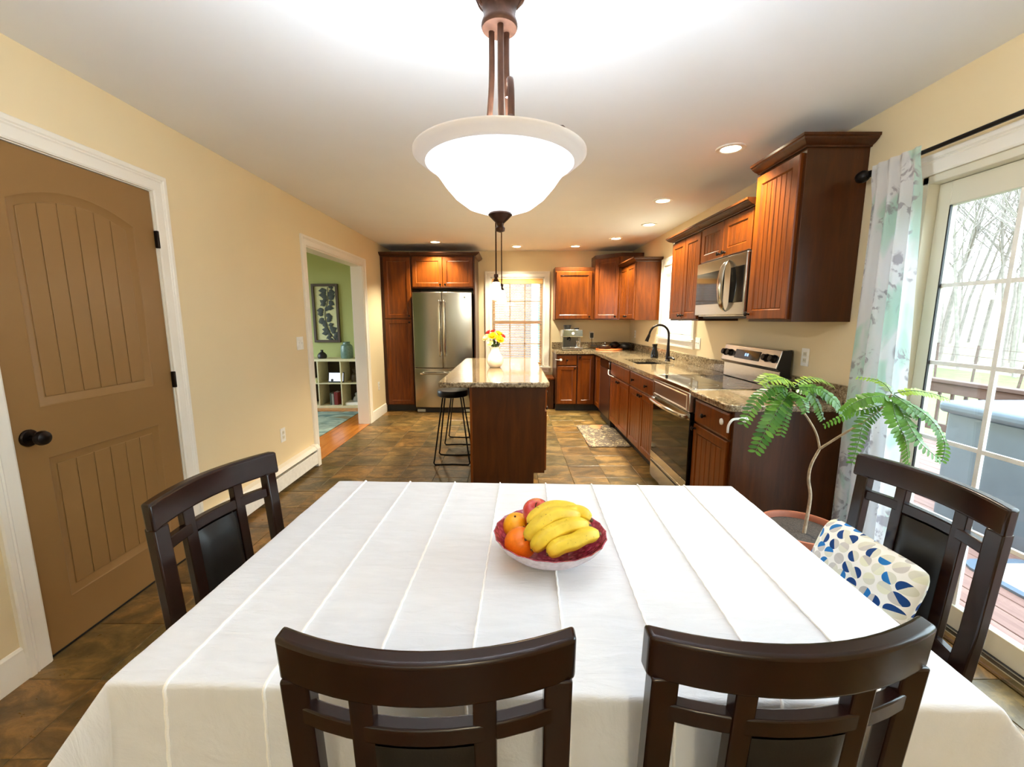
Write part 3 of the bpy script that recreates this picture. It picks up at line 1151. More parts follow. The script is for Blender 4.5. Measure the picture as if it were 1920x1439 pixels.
# ------------------------------------------------------------------ outside
dk = sroot('deck', (4, 2, -0.06))
for k in range(25):
    x = XR + TW + 0.03 + k * 0.128
    MB().box(x, x + 0.122, -2.5, 5.4, -0.075, -0.048).build('board', M_deck, dk, bev=0.004)
struct(MB().box(-80, 120, -80, 140, -1.0, -0.7).build('ground', M_field, smooth=0))
struct(MB().box(5.6, 18, -20, 40, -0.71, -0.66).build('lawn', M_grass, smooth=0))
struct(MB().box(-12, 5.4, 7.6, 18, -0.71, -0.4).build('lawn.001', M_grass, smooth=0))
mb = MB()
mb.grid(lambda u, v: (22 + 60 * u, -30 + 110 * v, -0.75 + 5.5 * u ** 1.2 + 0.5 * noise.noise((u * 6, v * 8, 0))), 10, 16)
struct(mb.build('hillside', M_field))
rl = thing('deck_railing', 'brown wooden deck railing seen through the sliding door', 'railing', (5.2, 2.5, -0.05))
for k in range(6):
    MB().box(5.1, 5.19, -2.2 + k * 1.5, -2.11 + k * 1.5, -0.06, 0.80).build('post', M_rail, rl, bev=0.004)
MB().box(5.07, 5.21, -2.3, 5.45, 0.64, 0.68).build('top_rail', M_rail, rl, bev=0.004)
MB().box(5.10, 5.14, -2.3, 5.45, 0.52, 0.635).build('upper_rail', M_rail, rl, bev=0.004)
MB().box(5.10, 5.14, -2.3, 5.45, 0.06, 0.15).build('lower_rail', M_rail, rl, bev=0.004)
for k in range(48):
    y = -2.0 + k * 0.15
    MB().box(5.145, 5.165, y, y + 0.03, 0.06, 0.62).build('baluster', M_rail, rl, smooth=0)

ht = thing('hot_tub', 'boxy hot tub under a blue grey fabric cover on the deck', 'hot tub', (4.0, 1.9, -0.048))


def rr(x0, x1, y0, y1, r, n=5):
    return arc(x1 - r, y0 + r, r, -90, 0, n) + arc(x1 - r, y1 - r, r, 0, 90, n) + arc(x0 + r, y1 - r, r, 90, 180, n) + arc(x0 + r, y0 + r, r, 180, 270, n)


MB().prism(rr(3.16, 4.92, 0.95, 3.06, 0.07), -0.048, 0.72).build('skirt', M_cover, ht, bev=0.01)
MB().prism(rr(3.12, 4.96, 0.91, 3.10, 0.08), 0.72, 0.80).build('cover', M_cover, ht, bev=0.03, seg=3)
for x in (3.98,):
    MB().tube([(x, 0.92, 0.803), (x, 3.09, 0.803)], 0.006, 6).build('cover_seam', M_white, ht)
mt = tag(MB().prism(rr(2.66, 3.10, 1.65, 2.36, 0.10), -0.048, -0.036).build('door_mat', M_white, bev=0.004), 'white door mat with blue grey border on the deck boards', 'mat')
MB().sweep([(0, 0), (0.045, 0), (0.045, 0.014), (0, 0.014)], [(2.65, 2.0), (2.65, 1.73), (2.68, 1.67), (2.74, 1.64), (3.02, 1.64), (3.08, 1.67), (3.11, 1.73), (3.11, 2.28), (3.08, 2.34), (3.02, 2.37), (2.74, 2.37), (2.68, 2.34), (2.65, 2.28), (2.65, 2.0)], o=(0, 0, -0.0475), side=-1).build('border', M_cover, mt)


def tree_mesh(seed, hgt):
    r = random.Random(seed)
    mb = MB()

    def branch(p, d, L, rad, lv):
        n = 4
        pts, rs = [p.copy()], [rad]
        for i in range(n):
            d = (d + Vector((r.uniform(-1, 1), r.uniform(-1, 1), r.uniform(-0.4, 0.8))) * (0.10 if lv == 0 else 0.2)).normalized()
            p = p + d * (L / n)
            pts.append(p.copy())
            rs.append(rad * (1 - 0.75 * (i + 1) / n))
        mb.tube(pts, rs, 5 if lv == 0 else 3, cap=False)
        if lv < 3:
            k = (12, 6, 3)[lv]
            for j in range(k):
                t = r.uniform(0.3 if lv == 0 else 0.2, 1.0) * n
                i = min(int(t), n - 1)
                q = pts[i].lerp(pts[i + 1], t - i)
                w = r.uniform(0, 2 * PI)
                dd = (Vector((math.cos(w), math.sin(w), r.uniform(0.4, 1.1))) + d * 0.4).normalized()
                branch(q, dd, L * r.uniform(0.28, 0.5), max(rs[i] * 0.5, 0.006), lv + 1)

    branch(Vector((0, 0, -0.3)), Vector((0, 0, 1)), hgt, 0.075, 0)
    return mb.mesh('bare_tree', M_treebark, 60)


tmeshes = [tree_mesh(s_, h_) for s_, h_ in ((1, 12), (2, 14), (3, 10), (4, 13))]
r2 = random.Random(5)
for k in range(150):
    a = R(r2.uniform(30, 62))
    dist = r2.uniform(22, 48)
    x, y = dist * math.sin(a), dist * math.cos(a)
    if k >= 120:
        x, y = r2.uniform(9, 24), r2.uniform(20, 44)
    o = bpy.data.objects.new('bare_tree', tmeshes[k % 4])
    COL.objects.link(o)
    o.location = (x, y, -0.7 + max(0, (x - 22) / 60) ** 1.2 * 5.5)
    o.rotation_euler = (0, 0, r2.uniform(0, 6.28))
    s_ = r2.uniform(0.8, 1.2)
    o.scale = (s_, s_, s_)
    tag(o, 'bare leafless tree with pale bark in the woods beyond the deck', 'tree', 'bare trees in the woods')
fn = thing('wire_fence', 'thin wire fence on leaning posts beyond the deck lawn', 'fence', (14, 12, -0.7))
for k in range(8):
    x, y = 13.5 + 0.3 * k, 7.5 + 1.5 * k
    MB().tube([(x, y, -0.75), (x + 0.05, y + 0.1 * ((k % 3) - 1), 0.55)], 0.035, 6).build('post', M_rail, fn)
for z in (-0.1, 0.2, 0.45):
    MB().tube([(13.5, 7.5, z), (15.6, 18.0, z)], 0.006, 4).build('wire', M_rail, fn)

# neighbouring house seen through the back window
hz = thing('brick_house', 'pale brick house with white gable trim outside the back window', 'house', (0.5, 17, -0.7))
MB().box(-7, 4.2, 17, 24, -0.7, 5.5).build('wall', M_brick, hz, smooth=0)
MB().prism([(0.75, -0.4), (3.2, -0.4), (3.2, 2.6), (0.75, 4.9)], 15.2, 17, 'xz').build('siding_wing', M_siding, hz, smooth=0)
MB().bar((0.0, 15.1, 4.9), (2.4, 15.1, 2.25), 0.12, 0.3).build('rake_board', M_white, hz)
MB().box(0.68, 0.9, 15.05, 15.2, -0.4, 4.0).build('corner_board', M_white, hz)
MB().box(1.0, 1.7, 15.05, 15.2, 0.5, 2.2).build('door', M_white, hz)
MB().prism([(-7.4, 5.5), (4.6, 5.5), (2, 8), (-5, 8)], 16.6, 24.4, 'xz').build('roof', M_roofdark, hz, smooth=0)


# ------------------------------------------------------------------ cabinets
def face_M(o, u, n):
    u, n = Vector(u), Vector(n)
    return Matrix(((u.x, 0, n.x, o[0]), (u.y, 0, n.y, o[1]), (u.z, 1, n.z, o[2]), (0, 0, 0, 1)))


KNOB = [(0, 0), (0.008, 0), (0.006, 0.012), (0.012, 0.017), (0.0155, 0.022), (0.014, 0.028), (0.007, 0.031), (0, 0.0315)]


def knob(parent, M, a, bb, c=0.02):
    p = M @ Vector((a, bb, c))
    n = (M.to_3x3() @ Vector((0, 0, 1))).normalized()
    MB().lathe(KNOB, p, 14, n).build('knob', M_bronze, parent)


def panel_front(parent, M, w, h, name='door', bead=0, knobs=(), rail=0.055, mat=None, flat=False, t=0.02):
    """door or drawer front standing at M (a right, b up, c out)"""
    mat = mat or M_cab
    g = 0.0015
    a0, a1, b0, b1 = g, w - g, g, h - g
    mb = MB(M)
    e = 0.005
    if flat:
        mb.add([(a0, b0, 0), (a1, b0, 0), (a1, b1, 0), (a0, b1, 0), (a0, b0, t - e), (a1, b0, t - e), (a1, b1, t - e), (a0, b1, t - e),
                (a0 + 0.012, b0 + 0.012, t), (a1 - 0.012, b0 + 0.012, t), (a1 - 0.012, b1 - 0.012, t), (a0 + 0.012, b1 - 0.012, t)],
               [(0, 1, 5, 4), (1, 2, 6, 5), (2, 3, 7, 6), (3, 0, 4, 7), (4, 5, 9, 8), (5, 6, 10, 9), (6, 7, 11, 10), (7, 4, 8, 11), (8, 9, 10, 11), (3, 2, 1, 0)])
    else:
        rings = [(0, 0), (0, t - e), (e, t), (rail, t), (rail + 0.010, t - 0.009)]
        vs = []
        for d, c in rings:
            vs += [(a0 + d, b0 + d, c), (a1 - d, b0 + d, c), (a1 - d, b1 - d, c), (a0 + d, b1 - d, c)]
        fs = [(3, 2, 1, 0)]
        for i in range(len(rings) - 1):
            for k in range(4):
                k2 = (k + 1) % 4
                fs.append((i * 4 + k, i * 4 + k2, i * 4 + 4 + k2, i * 4 + 4 + k))
        q = (len(rings) - 1) * 4
        fs.append((q, q + 1, q + 2, q + 3))
        mb.add(vs, fs)
    d = mb.build(name, mat, parent, smooth=20)
    if bead and not flat:
        d_ = rail + 0.010
        L = a1 - a0 - 2 * d_
        for k in range(bead):
            MB(M).box(a0 + d_ + L * k / bead + 0.0022, a0 + d_ + L * (k + 1) / bead - 0.0022, b0 + d_, b1 - d_, t - 0.0095, t - 0.0045).build('board', mat, d, bev=0.0015, seg=1, smooth=0)
    for (ka, kb) in knobs:
        knob(d, M, ka, kb, t)
    return d


CROWN = [(0.0, 0.0), (0.012, 0.0), (0.014, 0.007), (0.032, 0.014), (0.052, 0.028), (0.056, 0.036), (0.064, 0.039), (0.064, 0.052), (0.0, 0.052)]


def crown(parent, path, z, side=1):
    MB().sweep(CROWN, path, o=(0, 0, z), side=side).build('crown_moulding', M_panel, parent, smooth=25)


FXU = 1.565      # face of right-hand upper cabinet boxes (doors stand 20 mm proud)
c = thing('upper_cabinet', 'tall dark wood wall cabinet with one beadboard door beside the curtain', 'cabinet', (1.73, 2.64, 1.372), 'wall cabinets on the right wall')
MB().box(FXU, XR - 0.002, 2.42, 2.858, 1.372, 2.29).build('body', M_panel, c, bev=0.002, smooth=0)
panel_front(c, face_M((FXU, 2.852, 1.385), (0, -1, 0), (-1, 0, 0)), 0.41, 0.885, bead=6, knobs=[(0.03, 0.035)])
crown(c, [(FXU - 0.002, 2.86), (FXU - 0.002, 2.418), (XR - 0.004, 2.418)], 2.285, 1)
c = thing('upper_cabinet', 'short two-door wall cabinet above the microwave', 'cabinet', (1.73, 3.23, 1.83), 'wall cabinets on the right wall')
MB().box(FXU, XR - 0.002, 2.862, 3.618, 1.828, 2.11).build('body', M_panel, c, bev=0.002, smooth=0)
for k in range(2):
    panel_front(c, face_M((FXU, 3.612 - 0.375 * k, 1.835), (0, -1, 0), (-1, 0, 0)), 0.37, 0.265, bead=5, knobs=[(0.335 if k == 0 else 0.035, 0.03)])
crown(c, [(FXU - 0.002, 3.618), (FXU - 0.002, 2.862)], 2.105, 1)
c = thing('upper_cabinet', 'two-door beadboard wall cabinet between sink window and microwave', 'cabinet', (1.73, 3.94, 1.372), 'wall cabinets on the right wall')
MB().box(FXU, XR - 0.002, 3.622, 4.26, 1.372, 2.11).build('body', M_panel, c, bev=0.002, smooth=0)
for k in range(2):
    panel_front(c, face_M((FXU, 4.254 - 0.315 * k, 1.385), (0, -1, 0), (-1, 0, 0)), 0.312, 0.71, bead=5, knobs=[(0.28 if k == 0 else 0.032, 0.035)])
crown(c, [(XR - 0.004, 4.262), (FXU - 0.002, 4.262), (FXU - 0.002, 3.622)], 2.105, 1)
c = thing('upper_cabinet', 'two-door wall cabinet at the far side of the sink window', 'cabinet', (1.73, 5.95, 1.372), 'wall cabinets on the right wall')
MB().box(FXU + 0.02, XR - 0.002, 5.575, 6.325, 1.372, 2.11).build('body', M_cab, c, bev=0.002, smooth=0)
for k in range(2):
    panel_front(c, face_M((FXU + 0.02, 6.3 - 0.36 * k, 1.385), (0, -1, 0), (-1, 0, 0)), 0.355, 0.71, bead=4, knobs=[(0.32 if k == 0 else 0.035, 0.035)])
crown(c, [(FXU + 0.018, 6.32), (FXU + 0.018, 5.573), (XR - 0.004, 5.573)], 2.105, 1)
c = thing('corner_cabinet', 'taller diagonal wall cabinet in the back corner', 'cabinet', (1.6, 6.64, 1.372))
MB().prism([(1.255, YB - 0.002), (1.255, 6.625), (1.575, 6.33), (XR - 0.002, 6.33), (XR - 0.002, YB - 0.002)], 1.372, 2.28).build('body', M_cab, c, bev=0.002, smooth=0)
u = Vector((0.32, -0.295, 0)).normalized()
nn = Vector((-0.295, -0.32, 0)).normalized()
panel_front(c, face_M(Vector((1.255, 6.625, 1.385)) + u * 0.02, u, nn), 0.395, 0.88, knobs=[(0.36, 0.035)])
crown(c, [(1.253, YB - 0.004), (1.253, 6.624), (1.574, 6.328), (XR - 0.004, 6.328)], 2.275, -1)
c = thing('upper_cabinet', 'single-door wall cabinet above the coffee machine', 'cabinet', (0.95, 6.78, 1.372))
MB().box(0.655, 1.25, 6.62, YB - 0.002, 1.372, 2.11).build('body', M_cab, c, bev=0.002, smooth=0)
panel_front(c, face_M((0.668, 6.62, 1.385), (1, 0, 0), (0, -1, 0)), 0.545, 0.71, knobs=[(0.51, 0.035)])
crown(c, [(0.653, YB - 0.004), (0.653, 6.618), (1.25, 6.618)], 2.105, -1)

# pantry and refrigerator surround
c = thing('pantry_cabinet', 'tall two-door wooden pantry cabinet left of the refrigerator', 'cabinet', (-1.66, 6.62, 0))
MB().box(XL + 0.002, -1.452, 6.32, YB - 0.002, 0.10, 2.28).build('body', M_panel, c, bev=0.002, smooth=0)
MB().box(XL + 0.002, -1.452, 6.38, 6.40, 0.0, 0.10).build('toe_kick', M_dark, c, smooth=0)
panel_front(c, face_M((XL + 0.045, 6.32, 0.115), (1, 0, 0), (0, -1, 0)), 0.39, 1.265, knobs=[(0.36, 1.22)])
panel_front(c, face_M((XL + 0.045, 6.32, 1.39), (1, 0, 0), (0, -1, 0)), 0.39, 0.875, knobs=[(0.36, 0.04)])
crown(c, [(XL + 0.002, 6.318), (-1.452, 6.318)], 2.275, 1)
c = thing('upper_cabinet', 'two-door wooden cabinet over the refrigerator', 'cabinet', (-1.0, 6.62, 1.83))
MB().box(-1.448, -0.555, 6.32, YB - 0.002, 1.825, 2.28).build('body', M_cab, c, bev=0.002, smooth=0)
for k in range(2):
    panel_front(c, face_M((-1.44 + 0.443 * k, 6.32, 1.84), (1, 0, 0), (0, -1, 0)), 0.438, 0.425, knobs=[(0.405 if k == 0 else 0.033, 0.035)])
MB().box(-0.555, -0.533, 6.28, YB - 0.002, 0.0, 2.28).build('side_panel', M_panel, c, bev=0.002, smooth=0)
crown(c, [(-1.448, 6.318), (-0.531, 6.318), (-0.531, YB - 0.004)], 2.275, 1)

# refrigerator
fr = thing('refrigerator', 'stainless steel french door refrigerator in the wooden surround', 'refrigerator', (-1.005, 6.55, 0))
FX0, FX1 = -1.432, -0.578
MB().box(FX0, FX1, 6.30, 6.90, 0.03, 1.755).build('body', M_dark, fr, bev=0.004, smooth=0)


def bowed(x0, x1, z0, z1, yb, bow, xa, xb, t=0.06):
    """front bowed across xa..xb"""
    n = 14
    f = lambda x: yb - bow * (1 - ((x - (xa + xb) / 2) / ((xb - xa) / 2)) ** 2)
    xs_ = [x0 + (x1 - x0) * i / n for i in range(n + 1)]
    return [(x, f(x)) for x in xs_] + [(x1, yb + t), (x0, yb + t)]


for k, (xa, xb) in enumerate(((FX0, -1.008), (-1.003, FX1))):
    dr = MB().prism(bowed(xa, xb, 0, 0, 6.235, 0.03, FX0, FX1), 0.675, 1.765).build('door', M_steel, fr, bev=0.006, smooth=40)
    hx = -1.04 if k == 0 else -0.971
    MB().tube(smooth_path([(hx, 6.20, 0.86), (hx, 6.155, 0.90), (hx, 6.138, 1.24), (hx, 6.155, 1.60), (hx, 6.20, 1.64)], 5), 0.014, 10).build('handle', M_chrome, dr)
dr = MB().prism(bowed(FX0, FX1, 0, 0, 6.235, 0.03, FX0, FX1), 0.085, 0.668).build('freezer_drawer', M_steel, fr, bev=0.006, smooth=40)
MB().tube(smooth_path([(-1.33, 6.20, 0.59), (-1.30, 6.158, 0.595), (-1.005, 6.14, 0.60), (-0.71, 6.158, 0.595), (-0.68, 6.20, 0.59)], 6), 0.014, 10).build('handle', M_chrome, dr)
MB().box(FX0 + 0.01, FX1 - 0.01, 6.26, 6.30, 0.0, 0.08).build('grille', M_dark, fr, smooth=0)
for x in (FX0 + 0.08, FX1 - 0.08):
    MB().box(x - 0.06, x + 0.06, 6.245, 6.262, 0.012, 0.05).build('foot_cover', M_book_grey, fr, bev=0.004)
MB().lathe([(0, 0), (0.017, 0), (0.015, 0.004), (0, 0.005)], (-0.68, 6.224, 1.69), 18, (0, -1, 0)).build('badge', M_chrome, fr)

# base cabinets
FX = 1.255
TOE = 0.10


def base_right(label, ya, yb, drawer=True, doors=1, dknobs=(), mat=M_cab, bead=5, hollow=False):
    c = thing('base_cabinet', label, 'cabinet', (1.57, (ya + yb) / 2, 0), 'base cabinets along the right wall')
    if hollow:
        mb = MB().box(FX, FX + 0.02, ya + 0.001, yb - 0.001, TOE, 0.872).box(XR - 0.014, XR - 0.002, ya + 0.001, yb - 0.001, TOE, 0.872)
        mb.box(FX + 0.02, XR - 0.014, ya + 0.001, ya + 0.017, TOE, 0.872).box(FX + 0.02, XR - 0.014, yb - 0.017, yb - 0.001, TOE, 0.872).box(FX + 0.02, XR - 0.014, ya + 0.017, yb - 0.017, TOE, TOE + 0.016)
        mb.build('body', M_panel, c, smooth=0)
    else:
        MB().box(FX, XR - 0.002, ya + 0.001, yb - 0.001, TOE, 0.872).build('body', M_panel, c, bev=0.0015, smooth=0)
    MB().box(FX + 0.06, FX + 0.08, ya + 0.001, yb - 0.001, 0.0, TOE).build('toe_kick', M_dark, c, smooth=0)
    M = lambda y, z: face_M((FX, y, z), (0, -1, 0), (-1, 0, 0))
    W = yb - ya
    if drawer:
        panel_front(c, M(yb - 0.012, 0.70), W - 0.024, 0.155, 'drawer', flat=True, knobs=dknobs)
    dw = (W - 0.024) / doors
    for k in range(doors):
        kk = [(dw - 0.035, 0.545)] if (k == 0 and doors == 2) else [(0.035, 0.545)]
        if doors == 1:
            kk = [(dw - 0.035, 0.545)] if False else [(0.035, 0.545)]
        panel_front(c, M(yb - 0.012 - dw * k, 0.115), dw - 0.003, 0.575, bead=bead, knobs=kk)
    return c


c = base_right('single base cabinet with drawer at the near end, beside the range', 2.36, 2.842, True, 1, [(0.166, 0.075)])
MB().box(FX - 0.004, XR - 0.002, 2.346, 2.360, 0.0, 0.872).build('end_panel', M_panel, c, bev=0.002, smooth=0)
MB().box(FX - 0.006, FX + 0.034, 2.340, 2.3458, 0.0, 0.872).build('end_trim', M_panel, c, bev=0.002, smooth=0)
base_right('two-door base cabinet with a wide two-knob drawer between range and sink', 3.612, 4.444, True, 2, [(0.15, 0.075), (0.57, 0.075)])
base_right('two-door sink base cabinet with a plain false drawer front', 4.446, 5.318, True, 2, [], hollow=True)
dw = thing('dishwasher', 'dark built-in dishwasher between sink cabinet and corner', 'dishwasher', (1.57, 5.62, 0))
MB().box(FX, XR - 0.05, 5.322, 5.926, 0.02, 0.868).build('body', M_dark, dw, smooth=0)
MB().box(FX - 0.022, FX, 5.326, 5.922, 0.11, 0.745).build('door', M_dishwasher, dw, bev=0.004)
MB().box(FX - 0.026, FX, 5.326, 5.922, 0.75, 0.865).build('control_panel', M_glassblack, dw, bev=0.004)
MB().box(FX - 0.031, FX - 0.026, 5.335, 5.40, 0.775, 0.84).build('latch', M_chrome, dw, bev=0.004)
c = thing('corner_cabinet', 'corner base cabinet with folding door under the countertop bend', 'cabinet', (1.5, 6.6, 0))
MB().prism([(0.972, 6.335), (1.255, 6.335), (1.255, 5.932), (XR - 0.002, 5.932), (XR - 0.002, YB - 0.002), (0.972, YB - 0.002)], TOE, 0.872).build('body', M_panel, c, smooth=0)
MB().box(0.972, 1.32, 6.395, 6.415, 0.0, TOE).build('toe_kick', M_dark, c, smooth=0)
MB().box(1.315, 1.335, 5.932, 6.395, 0.0, TOE).build('toe_kick', M_dark, c, smooth=0)
panel_front(c, face_M((0.978, 6.335, 0.115), (1, 0, 0), (0, -1, 0)), 0.25, 0.74, knobs=[(0.03, 0.71)])
panel_front(c, face_M((1.255, 6.30, 0.115), (0, -1, 0), (-1, 0, 0)), 0.36, 0.74)
c = thing('base_cabinet', 'narrow base cabinet with one drawer under the coffee machine', 'cabinet', (0.81, 6.6, 0))
MB().box(0.66, 0.970, 6.335, YB - 0.002, TOE, 0.872).build('body', M_panel, c, bev=0.0015, smooth=0)
MB().box(0.662, 0.970, 6.395, 6.415, 0.0, TOE).build('toe_kick', M_dark, c, smooth=0)
panel_front(c, face_M((0.672, 6.335, 0.70), (1, 0, 0), (0, -1, 0)), 0.29, 0.155, 'drawer', flat=True, knobs=[(0.145, 0.078)])
panel_front(c, face_M((0.672, 6.335, 0.115), (1, 0, 0), (0, -1, 0)), 0.29, 0.575, knobs=[(0.262, 0.545)])
wb = thing('window_bench', 'low dark wooden box bench under the back window', 'bench', (0.1, 6.7, 0))
MB().box(-0.43, 0.645, 6.50, YB - 0.055, 0.0, 0.46).build('body', M_panel, wb, bev=0.004)
MB().box(-0.45, 0.652, 6.48, YB - 0.053, 0.46, 0.49).build('lid', M_cab, wb, bev=0.005)

# countertops
CZ0, CZ1 = 0.874, 0.914
ct = thing('countertop', 'short granite countertop over the near base cabinet beside the range', 'countertop', (1.55, 2.58, CZ0))
MB().prism([(1.255, 2.322)] + [] + [(XR - 0.001, 2.322), (XR - 0.001, 2.841), (1.205, 2.841)] + arc(1.255, 2.372, 0.05, 180, 270, 8)[:-1], CZ0, CZ1).build('slab', M_granite, ct, bev=0.008, seg=3)
MB().box(XR - 0.022, XR - 0.001, 2.322, 2.843, CZ1, CZ1 + 0.10).build('backsplash', M_granite, ct, bev=0.003)
ct = thing('countertop', 'long L-shaped granite countertop around the sink and back corner', 'countertop', (1.5, 5.2, CZ0))
SKX0, SKX1, SKY0, SKY1 = 1.33, 1.71, 4.50, 5.10
mb = MB()
E0 = 1.205
for (xa, xb, ya, yb) in ((E0, XR - 0.001, 3.611, SKY0), (E0, SKX0, SKY0, SKY1), (SKX1, XR - 0.001, SKY0, SKY1), (E0, XR - 0.001, SKY1, 6.285), (0.645, XR - 0.001, 6.285, YB - 0.001)):
    mb.box(xa, xb, ya, yb, CZ0, CZ1)
mb.build('slab', M_granite, ct, smooth=0)
MB().box(XR - 0.022, XR - 0.001, 3.611, YB - 0.022, CZ1, CZ1 + 0.10).build('backsplash', M_granite, ct, bev=0.003)
MB().box(0.645, XR - 0.001, YB - 0.022, YB - 0.001, CZ1, CZ1 + 0.10).build('backsplash', M_granite, ct, bev=0.003)
sk = thing('sink', 'dark undermount kitchen sink under the window', 'sink', ((SKX0 + SKX1) / 2, 4.8, 0.72))
mb = MB()
t = 0.012
mb.box(SKX0 - t, SKX0, SKY0 - t, SKY1 + t, 0.70, CZ0 - 0.001).box(SKX1, SKX1 + t, SKY0 - t, SKY1 + t, 0.70, CZ0 - 0.001)
mb.box(SKX0, SKX1, SKY0 - t, SKY0, 0.70, CZ0 - 0.001).box(SKX0, SKX1, SKY1, SKY1 + t, 0.70, CZ0 - 0.001).box(SKX0, SKX1, SKY0, SKY1, 0.70, 0.712)
mb.build('basin', M_sinkdark, sk, smooth=0)
MB().lathe([(0, 0), (0.04, 0), (0.04, 0.004), (0.03, 0.002), (0, 0.001)], (1.55, 4.8, 0.713), 16).build('drain', M_chrome, sk)
fa = thing('faucet', 'dark bronze gooseneck kitchen faucet behind the sink', 'faucet', (1.77, 4.84, CZ1))
MB().lathe([(0, 0), (0.030, 0), (0.030, 0.008), (0.024, 0.014), (0.022, 0.07), (0.019, 0.10), (0.016, 0.16), (0.0135, 0.21), (0, 0.212)], (1.77, 4.84, CZ1), 20).build('base', M_bronze, fa)
pts = [(1.77, 4.84, 1.08), (1.77, 4.84, 1.20)] + [(1.66 + 0.11 * math.cos(R(a)), 4.84, 1.205 + 0.115 * math.sin(R(a))) for a in range(15, 166, 15)] + [(1.548, 4.84, 1.21)]
MB().tube(pts, 0.0125, 12).build('spout', M_bronze, fa)
MB().tube([(1.548, 4.84, 1.215), (1.545, 4.84, 1.20), (1.531, 4.84, 1.165), (1.521, 4.84, 1.135)], [0.0125, 0.016, 0.018, 0.021], 14).build('spray_head', M_bronze, fa)
MB().tube([(1.775, 4.80, 0.955), (1.785, 4.75, 0.958), (1.79, 4.70, 0.945)], [0.015, 0.013, 0.011], 10).build('handle', M_bronze, fa)
tag(MB().lathe([(0, 0), (0.046, 0), (0.048, 0.01), (0.043, 0.045), (0.030, 0.10), (0.026, 0.135), (0.032, 0.165), (0.030, 0.168), (0.022, 0.15), (0, 0.148)], (1.75, 5.235, CZ1 + 0.0005), 20).build('soap_pitcher', M_glassblack),
    'glossy black flared pitcher behind the sink beside the faucet', 'pitcher')

# ------------------------------------------------------------------ range and microwave
RY0, RY1 = 2.846, 3.606
rg = thing('range', 'stainless electric range with black glass oven door and cooktop', 'stove', (1.55, 3.226, 0))
MB().box(1.25, 1.87, RY0, RY1, 0.03, 0.895).build('body', M_dark, rg, bev=0.003, smooth=0)
ck = MB().box(1.235, 1.80, RY0 + 0.003, RY1 - 0.003, 0.8955, 0.918).build('cooktop', M_glassblack, rg, bev=0.004)
mb = MB().box(1.203, 1.236, RY0 + 0.001, RY1 - 0.001, 0.893, 0.919).box(1.236, 1.80, RY0 - 0.0005, RY0 + 0.004, 0.90, 0.9195).box(1.236, 1.80, RY1 - 0.004, RY1 + 0.0005, 0.90, 0.9195)
mb.build('cooktop_trim', M_chrome, rg, bev=0.003)
for (bx, by, br) in ((1.38, 3.04, 0.10), (1.38, 3.42, 0.085), (1.64, 3.04, 0.08), (1.64, 3.42, 0.10)):
    MB().lathe([(br - 0.002, 0), (br, 0), (br, 0.0006), (br - 0.002, 0.0006)], (bx, by, 0.918), 32).build('burner_ring', M_book_grey, ck)
MB().box(1.205, 1.25, RY0 + 0.001, RY1 - 0.001, 0.755, 0.891).build('front_panel', M_satin, rg, bev=0.006)
MB().sweep([(0, 0), (0.006, 0.004), (0.012, 0)], [(3.226, 0.775), (RY1 - 0.05, 0.775), (RY1 - 0.05, 0.86), (RY0 + 0.05, 0.86), (RY0 + 0.05, 0.775), (3.226, 0.775)], (0, 1, 0), (0, 0, 1), (-1, 0, 0), (1.205, 0, 0)).build('panel_bead', M_chrome, rg)
od = MB().box(1.215, 1.25, RY0 + 0.002, RY1 - 0.002, 0.235, 0.748).build('oven_door', M_glassblack, rg, bev=0.004)
MB().box(1.211, 1.2148, RY0 + 0.002, RY1 - 0.002, 0.70, 0.748).build('door_top_band', M_steel, od, bev=0.0015)
pts = smooth_path([(1.215, RY1 - 0.03, 0.722), (1.172, RY1 - 0.05, 0.724), (1.150, 3.226, 0.724), (1.172, RY0 + 0.05, 0.724), (1.215, RY0 + 0.03, 0.722)], 6)
MB().tube(pts, 0.016, 10, 1.0, 1.0).build('handle', M_chrome, od)
MB().box(1.211, 1.2148, RY0 + 0.002, RY1 - 0.002, 0.20, 0.262).build('lower_band', M_steel, rg, bev=0.0015)
dr = MB().box(1.213, 1.25, RY0 + 0.002, RY1 - 0.002, 0.035, 0.196).build('storage_drawer', M_satin, rg, bev=0.005)
MB().box(1.209, 1.2128, RY0 + 0.02, RY1 - 0.02, 0.166, 0.178).build('pull_groove', M_dark, dr)
# sloped backguard with controls
bgp = [(1.868, 0.92), (1.868, 1.185), (1.805, 1.180), (1.770, 1.055), (1.800, 1.035), (1.800, 0.92)]
gd = MB().add([(x, RY0, z) for x, z in bgp] + [(x, RY1, z) for x, z in bgp], [tuple(range(6)), tuple(range(11, 5, -1))] + [(i, i + 6, (i + 1) % 6 + 6, (i + 1) % 6) for i in range(6)]).build('backguard', M_satin, rg, bev=0.004, smooth=20)
for y in (RY0 - 0.004, RY1):
    MB().prism([(x + (0.004 if x < 1.86 else 0), z - (0.003 if z > 1 else 0)) for x, z in bgp], y, y + 0.004, 'xz').build('backguard_side', M_dark, rg)
sl = Vector((1.805 - 1.770, 0, 1.180 - 1.055)).normalized()
nrm = Vector((-sl.z, 0, sl.x))
ctr = Vector((1.7875, 0, 1.1175))


def guard_M(y):
    p = ctr + nrm * 0.0005
    return Matrix(((0, sl.x, nrm.x, p.x), (-1, sl.y, nrm.y, y), (0, sl.z, nrm.z, p.z), (0, 0, 0, 1)))


